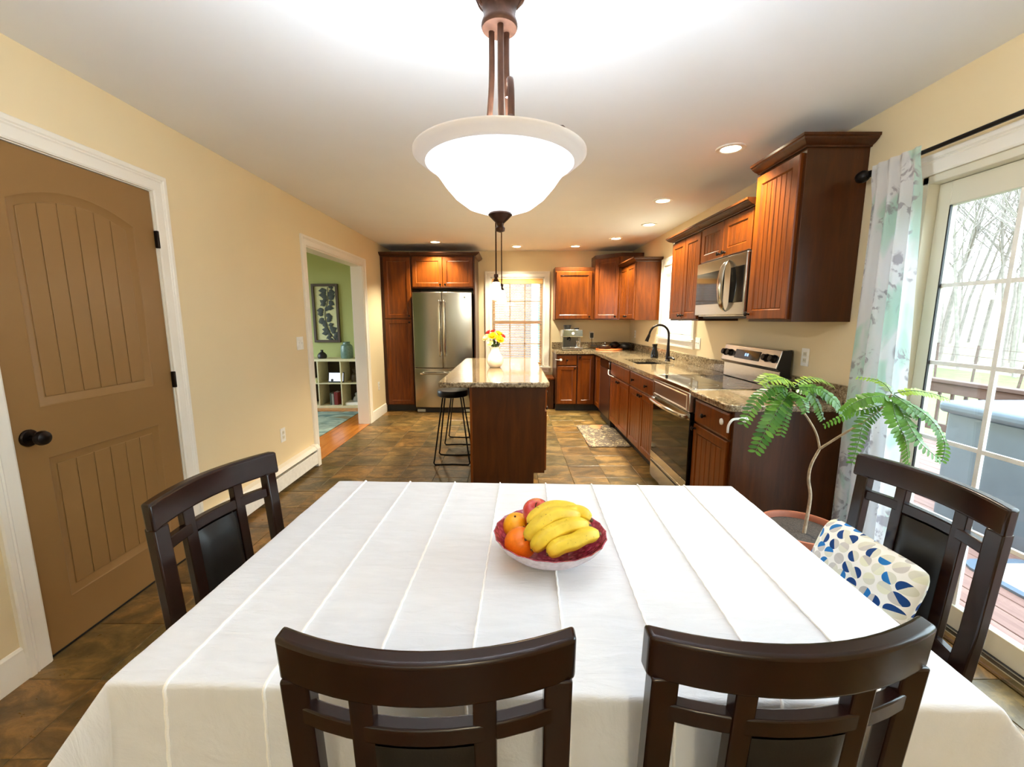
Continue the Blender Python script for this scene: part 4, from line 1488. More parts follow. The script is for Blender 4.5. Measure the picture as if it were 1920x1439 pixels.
dp = MB(guard_M(3.24)).box(-0.17, 0.17, -0.035, 0.035, 0, 0.003).build('display', M_glassblack, gd, bev=0.002)
mb = MB(guard_M(3.24))
for dx in (-0.022, 0.008):
    mb.box(dx, dx + 0.004, -0.010, 0.010, 0.003, 0.0038).box(dx + 0.012, dx + 0.016, -0.010, 0.010, 0.003, 0.0038)
    mb.box(dx + 0.004, dx + 0.012, -0.010, -0.007, 0.003, 0.0038).box(dx + 0.004, dx + 0.012, 0.007, 0.010, 0.003, 0.0038)
mb.build('digit', M_digit, gd)
for y in (3.56, 3.48, 2.985, 2.90):
    M = guard_M(y)
    MB().lathe([(0, 0), (0.029, 0), (0.029, 0.008), (0.024, 0.012), (0.022, 0.034), (0, 0.035)], M @ Vector((0, 0, 0)), 18, nrm).build('control_knob', M_bronze, gd, bev=0.002)

MX = 1.528
mw = thing('microwave', 'stainless over-the-range microwave with curved handle and black window', 'microwave', (1.68, 3.24, 1.40))
MY0, MY1 = 2.864, 3.616
MB().box(MX + 0.03, XR - 0.003, MY0, MY1, 1.405, 1.826).build('body', M_steel, mw, bev=0.003, smooth=0)
MB().box(MX, MX + 0.03, MY0, MY1, 1.415, 1.826).build('face', M_steel, mw, bev=0.005)
MB().box(MX - 0.004, MX, 3.155, MY1 - 0.012, 1.50, 1.742).build('door_window', M_glassblack, mw, bev=0.002)
MB().box(MX - 0.004, MX, MY0 + 0.022, 3.06, 1.50, 1.742).build('control_panel', M_glassblack, mw, bev=0.002)
mb = MB()
for k, (zz) in enumerate((1.44, 1.78)):
    pass
hp = [(MX, 3.105, 1.80), (MX - 0.035, 3.105, 1.755), (MX - 0.052, 3.105, 1.63), (MX - 0.035, 3.105, 1.49), (MX, 3.105, 1.44)]
hpath = smooth_path(hp, 6)
n_ = len(hpath)
MB().tube(hpath, [0.010 + 0.034 * math.sin(PI * i / (n_ - 1)) for i in range(n_)], 12, 0.9, 0.32).build('handle', M_steel, mw)
for k in range(10):
    z = 1.53 + k * 0.022
    MB().box(MX - 0.0045, MX - 0.0038, MY0 + 0.04, MY0 + 0.15, z - 0.004, z + 0.004).build('key', M_book_grey, mw, smooth=0) if False else None
MB().box(MX + 0.05, XR - 0.02, MY0 + 0.05, MY1 - 0.05, 1.39, 1.404).build('vent', M_dark, mw, smooth=0)

# ------------------------------------------------------------------ island and stools
il = thing('kitchen_island', 'dark wooden kitchen island base beneath the granite top', 'island', (0, 4.16, 0))
IX0, IX1 = -0.317, 0.250
ITOE = 0.19
MB().box(IX0, IX1, 3.225, 5.12, ITOE, 0.872).build('body', M_panel, il, smooth=0)
MB().box(IX0 + 0.001, IX1 - 0.09, 3.225, 5.12, 0.0, ITOE).build('toe_kick', M_dark, il, smooth=0)
MB().prism([(IX0 - 0.004, 0), (IX1 - 0.08, 0), (IX1 - 0.08, ITOE), (IX1 + 0.004, ITOE), (IX1 + 0.004, 0.872), (IX0 - 0.004, 0.872)], 3.207, 3.2245, 'xz').build('end_panel', M_panel, il, bev=0.002, smooth=0)
MB().box(IX0 - 0.007, IX0 + 0.012, 3.203, 3.2065, 0.0, 0.872).build('corner_trim', M_cab, il, bev=0.0015, smooth=0)
for k in range(3):
    ya = 3.23 + 0.625 * k
    M = lambda z: face_M((IX1, ya + 0.005, z), (0, 1, 0), (1, 0, 0))
    panel_front(il, M(0.70), 0.612, 0.155, 'drawer', flat=True, knobs=[(0.306, 0.078)])
    for q in range(2):
        panel_front(il, face_M((IX1, ya + 0.005 + 0.306 * q, 0.20), (0, 1, 0), (1, 0, 0)), 0.304, 0.48, knobs=[(0.27 if q == 0 else 0.034, 0.45)])
tag(MB().prism(rr(-0.565, 0.288, 3.175, 5.19, 0.06, 8), CZ0, CZ1).build('island_countertop', M_granite, bev=0.010, seg=3), 'granite slab countertop on the kitchen island', 'countertop')


def make_stool():
    st = thing('bar_stool', '', 'stool', (0, 0, 0), 'bar stools at the island', local=True)
    MB().lathe([(0, 0.650), (0.135, 0.650), (0.146, 0.655), (0.149, 0.668), (0.149, 0.700), (0.144, 0.712), (0.12, 0.716), (0, 0.710)], (0, 0, 0), 32).build('seat', M_black, st)
    for sy in (-1, 1):
        pts = [(-0.085, sy * 0.075, 0.652)]
        pts += [(-0.165, sy * 0.150, 0.06), (-0.172, sy * 0.157, 0.025), (-0.160, sy * 0.158, 0.008), (-0.12, sy * 0.150, 0.006)]
        pts += [(0.0, sy * 0.138, 0.006)]
        pts += [(0.12, sy * 0.150, 0.006), (0.160, sy * 0.158, 0.008), (0.172, sy * 0.157, 0.025), (0.165, sy * 0.150, 0.06), (0.085, sy * 0.075, 0.652)]
        MB().tube(pts, 0.0075, 8).build('leg_frame', M_black, st)
    MB().tube([(0.138 * math.cos(R(a)), 0.128 * math.sin(R(a)), 0.24) for a in range(0, 361, 12)], 0.005, 6, cap=False).build('foot_ring', M_black, st) if False else None
    return st


st = make_stool()
st.location = (-0.575, 4.075, 0)
st['label'] = 'black round-seat metal bar stool nearest the table at the island'
st2 = copy_tree(st)
st2.location = (-0.572, 4.735, 0)
st2['label'] = 'black round-seat metal bar stool nearest the refrigerator at the island'

# ------------------------------------------------------------------ lamps
def recessed(x, y, label):
    o = thing('recessed_light', label, 'ceiling light', (x, y, H), 'recessed kitchen ceiling lights')
    MB().lathe([(0.058, 0.001), (0.058, -0.006), (0.064, -0.009), (0.084, -0.007), (0.088, -0.001), (0.088, 0.001)], (x, y, H), 32).build('trim_ring', M_white, o)
    MB().lathe([(0, -0.002), (0.059, -0.002), (0.059, -0.0035), (0, -0.0035)], (x, y, H), 28).build('lens', M_lens, o)
    ld = bpy.data.lights.new('downlight', 'SPOT')
    ld.energy = P_DOWN
    ld.color = WARM
    ld.spot_size = R(118)
    ld.spot_blend = 0.6
    ld.shadow_soft_size = 0.05
    lo = bpy.data.objects.new('downlight', ld)
    COL.objects.link(lo)
    lo.parent = o
    lo.location = (0, 0, -0.02)


for x, y, lb in ((1.362, 2.847, 'large recessed ceiling light above the range end, nearest the curtain'),
                 (1.355, 4.035, 'recessed ceiling light second along the right side of the ceiling'),
                 (1.544, 5.021, 'recessed ceiling light above the kitchen sink'),
                 (1.373, 5.859, 'recessed ceiling light in front of the diagonal corner cabinet'),
                 (0.927, 6.465, 'recessed ceiling light above the coffee machine cabinet'),
                 (0.070, 6.489, 'recessed ceiling light in front of the back window'),
                 (-1.060, 6.116, 'recessed ceiling light in front of the refrigerator cabinet')):
    recessed(x, y, lb)


def mini(x, y, label):
    o = thing('mini_pendant', label, 'pendant lamp', (x, y, H), 'mini pendants over the island')
    zb = 1.553
    MB().lathe([(0.0, 0.0), (0.058, 0.0), (0.055, -0.012), (0.03, -0.022), (0.008, -0.026), (0, -0.026)], (x, y, H), 20).build('canopy', M_lampbronze, o)
    MB().tube([(x, y, H - 0.02), (x, y, zb + 0.19)], 0.006, 8).build('rod', M_lampbronze, o)
    MB().lathe([(0.006, 0.215), (0.018, 0.21), (0.019, 0.19), (0.012, 0.18), (0.020, 0.165), (0.030, 0.145), (0.0, 0.145)], (x, y, zb), 18).build('fitter', M_lampbronze, o)
    MB().lathe([(0.0, 0.144), (0.030, 0.143), (0.037, 0.12), (0.046, 0.07), (0.056, 0.0), (0.053, 0.0), (0.043, 0.07), (0.034, 0.12), (0.0, 0.138)], (x, y, zb), 24).build('shade', M_mini, o)
    ld = bpy.data.lights.new('bulb', 'SPOT')
    ld.energy = P_MINI
    ld.color = (1, 0.8, 0.52)
    ld.spot_size = R(150)
    ld.spot_blend = 0.5
    ld.shadow_soft_size = 0.03
    lo = bpy.data.objects.new('bulb', ld)
    COL.objects.link(lo)
    lo.parent = o
    lo.location = (0, 0, zb - H - 0.005)


mini(-0.136, 3.74, 'small white cone pendant lamp over the near half of the island')
mini(-0.114, 4.80, 'small white cone pendant lamp over the far half of the island')

pl = thing('pendant_lamp', 'large white glass bowl pendant lamp hanging over the dining table', 'pendant lamp', (-0.029, 1.10, H))
LX, LY = -0.029, 1.10
RIM = 1.775
MB().lathe([(0.0, 0), (0.075, 0), (0.072, -0.018), (0.045, -0.032), (0.012, -0.04), (0, -0.04)], (LX, LY, H), 28).build('canopy', M_lampbronze, pl)
MB().tube([(LX, LY, H - 0.03), (LX, LY, 2.19)], 0.008, 10).build('stem', M_lampbronze, pl)
urn = MB().lathe([(0.010, 2.20), (0.05, 2.195), (0.064, 2.18), (0.066, 2.165), (0.058, 2.135), (0.048, 2.11), (0.0395, 2.098), (0.0375, 2.088), (0.036, 2.078), (0.041, 2.066), (0.0425, 2.058), (0.040, 2.052), (0.0, 2.050)], (LX, LY, 0), 32).build('urn', M_lampbronze, pl)
for k in range(8):
    w = R(45 * k + 10)
    cx_, sy_ = math.cos(w), math.sin(w)
    pts = [(LX + cx_ * r_, LY + sy_ * r_, z) for r_, z in ((0.0405, 2.100), (0.052, 2.115), (0.063, 2.14), (0.070, 2.165), (0.069, 2.18), (0.060, 2.185))]
    MB().tube(pts, [0.004, 0.008, 0.010, 0.008, 0.005, 0.003], 7, 1.3, 0.6).build('acanthus_leaf', M_lampbronze, urn)
for k, deg in enumerate((38, 158, 278)):
    w = R(deg)
    q = lambda r_, z, off=0.0: (LX + math.cos(w) * r_ - math.sin(w) * off, LY + math.sin(w) * r_ + math.cos(w) * off, z)
    pts = [q(0.020, 2.055), q(0.020, 1.97), q(0.024, 1.90), q(0.034, 1.83), q(0.060, 1.785), q(0.11, 1.765), q(0.165, 1.768), q(0.197, 1.782)]
    if k == 0:
        pts += [q(0.222, 1.83), q(0.222, 1.875), q(0.205, 1.893), q(0.188, 1.880)]
    pts = smooth_path(pts, 4)
    MB().tube(pts, 0.0072, 8, 1.0, 1.0).build('arm', M_lampbronze, pl)
    if k == 2:
        pts = smooth_path([q(0.10, 1.765, 0.012), q(0.110, 1.82, 0.012), q(0.106, 1.875, 0.012), q(0.092, 1.903, 0.012), q(0.074, 1.895, 0.012), q(0.072, 1.875, 0.012)], 4)
        MB().tube(pts, 0.006, 8, 1.25, 0.8).build('scroll', M_lampbronze, pl)
MB().lathe([(0.018, 1.645), (0.045, 1.648), (0.080, 1.660), (0.110, 1.682), (0.133, 1.708), (0.150, 1.732), (0.166, 1.749), (0.178, 1.756)], (LX, LY, 0), 64).build('shade', M_shade, pl, smooth=80)
MB().lathe([(0.178, 1.756), (0.1875, 1.7595), (0.190, 1.764), (0.198, 1.768), (0.2065, 1.775), (0.2065, 1.779), (0.202, 1.779), (0.192, 1.771), (0.186, 1.766), (0.178, 1.759)], (LX, LY, 0), 64).build('shade_rim', M_shaderim, pl, smooth=60)
ld = bpy.data.lights.new('bowl_bulb', 'POINT')
ld.energy = P_UP
ld.color = (0.84, 0.93, 1.0)
ld.shadow_soft_size = 0.09
lo = bpy.data.objects.new('bowl_bulb', ld)
COL.objects.link(lo)
lo.parent = pl
lo.location = (0, 0, 1.80 - H)
MB().lathe([(0.0, 1.650), (0.026, 1.648), (0.030, 1.642), (0.018, 1.630), (0.009, 1.622), (0.008, 1.616), (0.012, 1.611), (0.011, 1.604), (0.0, 1.600)], (LX, LY, 0), 20).build('finial', M_lampbronze, pl)

rl_ = thing('ceiling_lamp', 'round flush ceiling lamp behind the dining table', 'ceiling light', (0.2, -1.3, H))
MB().lathe([(0, 0), (0.17, 0), (0.17, -0.02), (0.15, -0.03), (0, -0.03)], (0.2, -1.3, H), 32).build('base', M_lampbronze, rl_)
MB().lathe([(0.145, -0.03), (0.13, -0.07), (0.08, -0.10), (0, -0.11)], (0.2, -1.3, H), 32).build('glass_dome', glow('lit_dome', (1.0, 0.86, 0.58, 1), 2.0), rl_, smooth=60)
ld = bpy.data.lights.new('dome_bulb', 'POINT')
ld.energy = P_REAR
ld.color = (1.0, 0.86, 0.56)
ld.shadow_soft_size = 0.12
lo = bpy.data.objects.new('dome_bulb', ld)
COL.objects.link(lo)
lo.parent = rl_
lo.location = (0, 0, -0.26)
# ------------------------------------------------------------------ table, cloth, chairs
TC = Vector((0.062, 1.105, 0))
TR = R(-2.0)
TA, TB = 0.752, 0.462
dt = thing('dining_table', 'rectangular dining table hidden under the white tablecloth', 'table', (0, 0, 0), None, local=True)
MB().box(-TA + 0.012, TA - 0.012, -TB + 0.012, TB - 0.012, 0.725, 0.757).build('tabletop', M_chair, dt, bev=0.005)
mb = MB()
mb.box(-0.66, 0.66, -0.37, -0.35, 0.64, 0.725).box(-0.66, 0.66, 0.35, 0.37, 0.64, 0.725).box(-0.66, -0.64, -0.35, 0.35, 0.64, 0.725).box(0.64, 0.66, -0.35, 0.35, 0.64, 0.725)
mb.build('apron', M_chair, dt, smooth=0)
for sx in (-1, 1):
    for sy in (-1, 1):
        MB().box(sx * 0.665 - 0.032, sx * 0.665 + 0.032, sy * 0.375 - 0.032, sy * 0.375 + 0.032, 0, 0.725).build('leg', M_chair, dt, bev=0.004)
dt.location = TC
dt.rotation_euler = (0, 0, TR)
CT = 0.7605
DROP = 0.265


def drape(u, v):
    """flat cloth coordinates -> draped point (local to the table)"""
    du, dv = max(0.0, abs(u) - TA), max(0.0, abs(v) - TB)
    su, sv = (1 if u >= 0 else -1), (1 if v >= 0 else -1)
    RR_ = 0.010

    def edge(d):
        if d < RR_ * PI / 2:
            return RR_ * math.sin(d / RR_), RR_ * (1 - math.cos(d / RR_))
        q = d - RR_ * PI / 2
        return RR_ + 0.06 * q, RR_ + q * 0.998
    wr = 0.0009 * noise.noise((u * 6, v * 26, 0.3)) + 0.0006 * noise.noise((u * 15, v * 50, 2))
    if du == 0 and dv == 0:
        return Vector((u, v, CT + wr))
    if dv == 0:
        o, z = edge(du)
        o += 0.010 * math.sin(v * 9) * min(1, du / 0.2)
        return Vector((su * (TA - RR_ * 0 + o - 0.0), v, CT - z + wr))
    if du == 0:
        o, z = edge(dv)
        o += 0.008 * math.sin(u * 7 + 1) * min(1, dv / 0.2)
        return Vector((u, sv * (TB + o), CT - z + wr))
    r_ = math.hypot(du, dv)
    th = math.atan2(dv, du)
    o, z = edge(r_)
    bul = 0.62 * max(0, r_ - 0.008) * math.sin(2 * th) ** 1.25
    ox = o * math.cos(th) + bul * 0.7071
    oy = o * math.sin(th) + bul * 0.7071
    return Vector((su * (TA + ox), sv * (TB + oy), CT - z * (0.97 - 0.10 * math.sin(2 * th))))


def axis_pts(h_, n):
    out = [-h_ + 2 * h_ * i / n for i in range(n + 1)]
    ex = [0.003, 0.006, 0.010, 0.016] + [0.016 + (DROP - 0.016) * i / 26 for i in range(1, 27)]
    return [-h_ - e for e in reversed(ex)] + out + [h_ + e for e in ex]


us, vs_ = axis_pts(TA, 110), axis_pts(TB, 80)
tc = thing('tablecloth', 'white tablecloth with raised cord stripes draped over the dining table', 'tablecloth', (0, 0, 0), None, local=True)
mb = MB()
nu = len(us)
mb.add([drape(a, c_) for c_ in vs_ for a in us], [(j * nu + i, j * nu + i + 1, (j + 1) * nu + i + 1, (j + 1) * nu + i) for j in range(len(vs_) - 1) for i in range(nu - 1)])
mb.build('fabric', M_cloth, tc, smooth=75)
for k in range(9):
    x = -0.650 + 0.1755 * k
    if abs(x) > TA - 0.02:
        continue
    pts = []
    for c_ in vs_:
        p = drape(x, c_)
        dv = max(0.0, abs(c_) - TB)
        if dv <= 0.004:
            p.z += 0.0018
        else:
            p.y += (1 if c_ > 0 else -1) * 0.0018
        p.x += 0.0008 * math.sin(c_ * 160)
        pts.append(p)
    MB().tube(pts, 0.0034, 6, 1.0, 0.8).build('cord', M_cordwhite, tc)
tc.location = TC
tc.rotation_euler = (0, 0, TR)


def make_chair():
    """sitter faces +y, origin on the floor under the seat centre"""
    ch = thing('dining_chair', '', 'chair', (0, 0, 0), 'dining chairs round the table', local=True)
    W = 0.210                     # half width over the back

    def backy(x, z):
        # the back leans away with height and is curved in plan
        lean = -0.205 - 0.045 * max(0, (z - 0.45)) / 0.51
        return lean - 0.048 * (1 - (x / W) ** 2) * (1 if z > 0.5 else 0.3)

    def curved(z0, z1, xa, xb, t, n=14, crownz=0.0):
        mb = MB()
        vs, fs = [], []
        for i in range(n + 1):
            x = xa + (xb - xa) * i / n
            zz1 = z1 + crownz * (1 - (x / W) ** 2)
            for z, oy in ((z0, 0), (z0, t), (zz1, t), (zz1, 0)):
                vs.append((x, backy(x, z) + oy - t / 2, z))
        for i in range(n):
            for k in range(4):
                k2 = (k + 1) % 4
                fs.append((i * 4 + k, i * 4 + k2, i * 4 + 4 + k2, i * 4 + 4 + k))
        fs += [(3, 2, 1, 0), (n * 4, n * 4 + 1, n * 4 + 2, n * 4 + 3)]
        return mb.add(vs, fs)

    curved(0.884, 0.955, -W, W, 0.030).build('top_rail', M_chair, ch, bev=0.007, seg=3, smooth=40)
    curved(0.815, 0.845, -W + 0.03, W - 0.03, 0.022, 10).build('middle_rail', M_chair, ch, bev=0.003, smooth=40)
    curved(0.500, 0.535, -W + 0.03, W - 0.03, 0.022, 10).build('lower_rail', M_chair, ch, bev=0.003, smooth=40)
    for sx in (-1, 1):
        xs_ = sx * (W - 0.025)
        # back post running down into the rear leg
        mb = MB()
        sec = [(0.0, -0.262), (0.20, -0.232), (0.45, -0.205 - 0.0), (0.62, backy(xs_, 0.62)), (0.89, backy(xs_, 0.89))]
        vs, fs = [], []
        for z, y in sec:
            wx, wy = 0.020, 0.014 if z > 0.5 else 0.018
            vs += [(xs_ - wx, y - wy, z), (xs_ + wx, y - wy, z), (xs_ + wx, y + wy, z), (xs_ - wx, y + wy, z)]
        for i in range(len(sec) - 1):
            for k in range(4):
                k2 = (k + 1) % 4
                fs.append((i * 4 + k, i * 4 + k2, i * 4 + 4 + k2, i * 4 + 4 + k))
        fs += [(3, 2, 1, 0), (len(vs) - 4, len(vs) - 3, len(vs) - 2, len(vs) - 1)]
        mb.add(vs, fs).build('rear_leg', M_chair, ch, bev=0.004, smooth=30)
        xl = sx * 0.083
        mb = MB()
        for (za, zb) in ((0.515, 0.89),):
            vs = []
            for z in (za, zb):
                y = backy(xl, z)
                vs += [(xl - 0.016, y - 0.011, z), (xl + 0.016, y - 0.011, z), (xl + 0.016, y + 0.011, z), (xl - 0.016, y + 0.011, z)]
            mb.add(vs, [(3, 2, 1, 0), (4, 5, 6, 7), (0, 1, 5, 4), (1, 2, 6, 5), (2, 3, 7, 6), (3, 0, 4, 7)])
        mb.build('slat', M_chair, ch, bev=0.003, smooth=0)
        mb = MB()
        xf = sx * 0.20
        mb.add([(xf - 0.015, 0.185, 0), (xf + 0.015, 0.185, 0), (xf + 0.015, 0.215, 0), (xf - 0.015, 0.215, 0),
                (xf - 0.021, 0.175, 0.43), (xf + 0.021, 0.175, 0.43), (xf + 0.021, 0.217, 0.43), (xf - 0.021, 0.217, 0.43)],
               [(3, 2, 1, 0), (4, 5, 6, 7), (0, 1, 5, 4), (1, 2, 6, 5), (2, 3, 7, 6), (3, 0, 4, 7)])
        mb.build('front_leg', M_chair, ch, bev=0.004, smooth=0)
    # padded leather panel between the slats
    mb = MB()

    def pad(sgn):
        def fn(u_, v_):
            x = -0.068 + 0.136 * u_
            z = 0.53 + 0.28 * v_
            e = (1 - (2 * u_ - 1) ** 6) * (1 - (2 * v_ - 1) ** 6)
            return (x, backy(x, z) + sgn * (0.008 + 0.014 * e), z)
        return fn
    mb.grid(pad(1), 10, 12)
    mb.grid(pad(-1), 10, 12)
    mb.build('back_pad', M_leather, ch, smooth=60)
    MB().box(-0.185, 0.185, 0.186, 0.206, 0.375, 0.43).build('apron', M_chair, ch, bev=0.002, smooth=0)
    for sx in (-1, 1):
        MB().bar((sx * 0.195, 0.18, 0.402), (sx * 0.192, -0.195, 0.402), 0.02, 0.055).build('apron', M_chair, ch, bev=0.002, smooth=0)
    mb = MB()
    sp = rr(-0.215, 0.215, -0.185, 0.225, 0.03, 4)
    n = len(sp)
    vs = []
    for z, k in ((0.431, 0.0), (0.445, -0.003), (0.462, 0.0), (0.474, 0.02), (0.480, 0.07)):
        for a, c_ in sp:
            f_ = 1 - k / 0.22
            vs.append((a * f_, 0.02 + (c_ - 0.02) * f_, z))
    fs = [tuple(range(n - 1, -1, -1)), tuple(4 * n + i for i in range(n))]
    for j in range(4):
        for i in range(n):
            i2 = (i + 1) % n
            fs.append((j * n + i, j * n + i2, (j + 1) * n + i2, (j + 1) * n + i))
    mb.add(vs, fs).build('seat', M_leather, ch, smooth=60)
    return ch


ch = make_chair()
spots = [((-0.120, 0.792, 0), 0.0, 'dark wooden dining chair at the near table side, left of its pair'),
         ((0.389, 0.805, 0), 2.7, 'dark wooden dining chair at the near table side, by the glass door'),
         ((-0.585, 1.115, 0), -100.0, 'dark wooden dining chair at the table end by the brown door'),
         ((0.90, 1.125, 0), 92.6, 'dark wooden dining chair holding a half-moon print pillow by the glass door')]
for i, (loc, deg, lb) in enumerate(spots):
    o = ch if i == 0 else copy_tree(ch)
    o.location = loc
    o.rotation_euler = (0, 0, R(deg))
    o['label'] = lb

# pillow leaning on the right-hand chair
PW, PH = 0.175, 0.145
me_uv = []
mb = MB()


def pil(sgn):
    def fn(u_, v_):
        a, c_ = 2 * u_ - 1, 2 * v_ - 1
        th = 0.055 * max(0, (1 - a ** 4) * (1 - c_ ** 4)) ** 0.6
        pin = 1 - 0.06 * (1 - a * a) * c_ * c_ - 0.0
        pin2 = 1 - 0.06 * (1 - c_ * c_) * a * a
        k_ = 1 - 0.10 * (a * c_) ** 4
        return (PW * a * pin2 * k_, sgn * th, PH * c_ * pin * k_)
    return fn


mb.grid(pil(-1), 20, 20)
mb.grid(pil(1), 20, 20)
pme = mb.mesh('throw_pillow', M_pillow, 70, merge=True)
uvl = pme.uv_layers.new(name='UVMap')
for lp in pme.loops:
    p = pme.vertices[lp.vertex_index].co
    uvl.data[lp.index].uv = (p.x + 0.5, p.z + 0.5)
po = link('throw_pillow', pme)
tag(po, 'square pillow with blue and grey half-moon print leaning on a chair back', 'pillow')
po.location = (1.028, 1.172, 0.612)
po.rotation_euler = (R(-20), 0, R(-88))

# ------------------------------------------------------------------ fruit bowl
BC = Vector((0.100, 1.055, 0))
BZ = 0.7650
bw = thing('fruit_bowl', 'pink cut-glass bowl holding fruit in the middle of the tablecloth', 'bowl', (BC.x, BC.y, BZ))
N = 60


def bowl(prof, mat, name, first, last):
    mb = MB()
    vs, fs = [], []
    m = len(prof)
    for r_, z, sc_ in prof:
        for k in range(N):
            w = 2 * PI * k / N
            rr_ = r_ * (1 + sc_ * 0.012 * math.cos(20 * w))
            vs.append((BC.x + rr_ * math.cos(w), BC.y + rr_ * math.sin(w), BZ + z))
    for i in range(m - 1):
        for k in range(N):
            k2 = (k + 1) % N
            fs.append((i * N + k, i * N + k2, (i + 1) * N + k2, (i + 1) * N + k))
    if first:
        fs.append(tuple(range(N - 1, -1, -1)))
    if last:
        fs.append(tuple((m - 1) * N + k for k in range(N)))
    return mb.add(vs, fs).build(name, mat, bw, smooth=50)


bowl([(0.055, 0.0, 0), (0.060, 0.001, 0), (0.085, 0.012, 0), (0.112, 0.028, 0), (0.134, 0.048, 0), (0.147, 0.070, 1)], M_lilac, 'outer_shell', True, False)
bowl([(0.147, 0.0705, 1), (0.144, 0.0705, 1), (0.131, 0.050, 0), (0.108, 0.031, 0), (0.080, 0.016, 0), (0.04, 0.009, 0)], M_pink, 'inner_shell', False, True)


def fruit(name, label, c_, r_, mat, stem=None, tilt=(0, 0, 1), cat='fruit', apple=False):
    o = thing(name, label, cat, (c_[0], c_[1], c_[2] - r_))
    if apple:
        prof = [(0, -0.80), (0.25, -0.92), (0.55, -0.86), (0.82, -0.58), (0.97, -0.15), (1.0, 0.15), (0.92, 0.55), (0.68, 0.85), (0.40, 0.93), (0.18, 0.84), (0, 0.66)]
        MB().lathe([(a * r_, z * r_) for a, z in prof], c_, 28, tilt).build('flesh', mat, o, smooth=80)
        t_ = Vector(tilt).normalized()
        p = Vector(c_) + t_ * r_ * 0.64
        MB().tube([p, p + t_ * r_ * 0.35 + Vector((0.002, 0, 0)), p + t_ * r_ * 0.55 + Vector((0.005, 0, 0))], 0.0014, 6).build('stem', M_stem, o)
    else:
        MB().ball(c_, r_, 28, 18, (1, 1, 0.96)).build('peel', mat, o, smooth=80)
        t_ = Vector(tilt).normalized()
        MB().ball(Vector(c_) + t_ * r_ * 0.985, 0.003, 8, 6).build('stem_scar', M_stem, o)
    return o


fruit('orange', 'bright orange round orange at the front of the fruit bowl', (0.022, 1.022, 0.8195), 0.042, M_orange, tilt=(0.2, 0.6, 0.7))
fruit('orange', 'yellow-orange citrus fruit at the back of the fruit bowl beside the red apple', (0.012, 1.108, 0.823), 0.037, M_lemon, tilt=(-0.1, -0.35, 0.9))
fruit('apple', 'red and yellow apple on top of the fruit in the bowl', (0.066, 1.083, 0.872), 0.037, M_apple, tilt=(-0.15, -0.45, 0.9), apple=True)
fruit('apple', 'orange-red apple half hidden behind the bananas at the bowl edge', (0.182, 1.092, 0.822), 0.034, M_apple, tilt=(0.3, 0.2, 0.9), apple=True)
fruit('apple', 'red apple mostly hidden behind the bananas at the rear of the bowl', (0.112, 1.132, 0.8255), 0.035, M_apple, tilt=(0.1, 0.3, 0.9), apple=True)
bb = thing('banana_bunch', 'bunch of five yellow bananas lying across the fruit bowl', 'bananas', (0.12, 1.02, 0.80))
ban = [((0.042, 1.030, 0.868), (0.105, 1.070, 0.892), (0.185, 1.098, 0.866), 0.021),
       ((0.034, 0.985, 0.850), (0.100, 1.032, 0.888), (0.178, 1.068, 0.868), 0.022),
       ((0.048, 0.958, 0.838), (0.118, 1.002, 0.868), (0.196, 1.040, 0.858), 0.022),
       ((0.085, 0.946, 0.834), (0.150, 0.974, 0.849), (0.216, 1.012, 0.850), 0.021),
       ((0.120, 1.045, 0.872), (0.165, 1.075, 0.880), (0.208, 1.078, 0.858), 0.020)]
for a, m_, c_, r_ in ban:
    path = smooth_path([a, Vector(a).lerp(Vector(m_), 0.5) + Vector((0, 0, 0.006)), m_, Vector(m_).lerp(Vector(c_), 0.5) + Vector((0, 0, 0.006)), c_], 5)
    n_ = len(path)
    rs = [r_ * min(1, 0.34 + 1.0 * math.sin(PI * min(1, max(0, i / (n_ - 1)))) ** 0.5) for i in range(n_)]
    bo = MB().tube(path, rs, 6).build('banana', M_banana, bb, bev=0.003, smooth=70)
    d_ = (path[0] - path[1]).normalized()
    MB().tube([path[0] - d_ * 0.001, path[0] + d_ * 0.003], [0.004, 0.003], 6).build('tip', M_stem, bo)
    d_ = (path[-1] - path[-2]).normalized()
    MB().tube([path[-1] - d_ * 0.001, path[-1] + d_ * 0.010], [0.006, 0.005], 6).build('stem', M_stem, bo)

# ------------------------------------------------------------------ island vase with flowers
VX, VY = -0.167, 4.20
tag(MB().lathe([(0, 0.0), (0.048, 0.0), (0.062, 0.012), (0.079, 0.045), (0.083, 0.075), (0.076, 0.108), (0.055, 0.138), (0.046, 0.158), (0.050, 0.185), (0.058, 0.200), (0.055, 0.200), (0.042, 0.18), (0.040, 0.158), (0, 0.15)], (VX, VY, CZ1 + 0.0005), 40).build('vase', M_ceramic, smooth=60),
    'round white ceramic vase on the island countertop', 'vase')


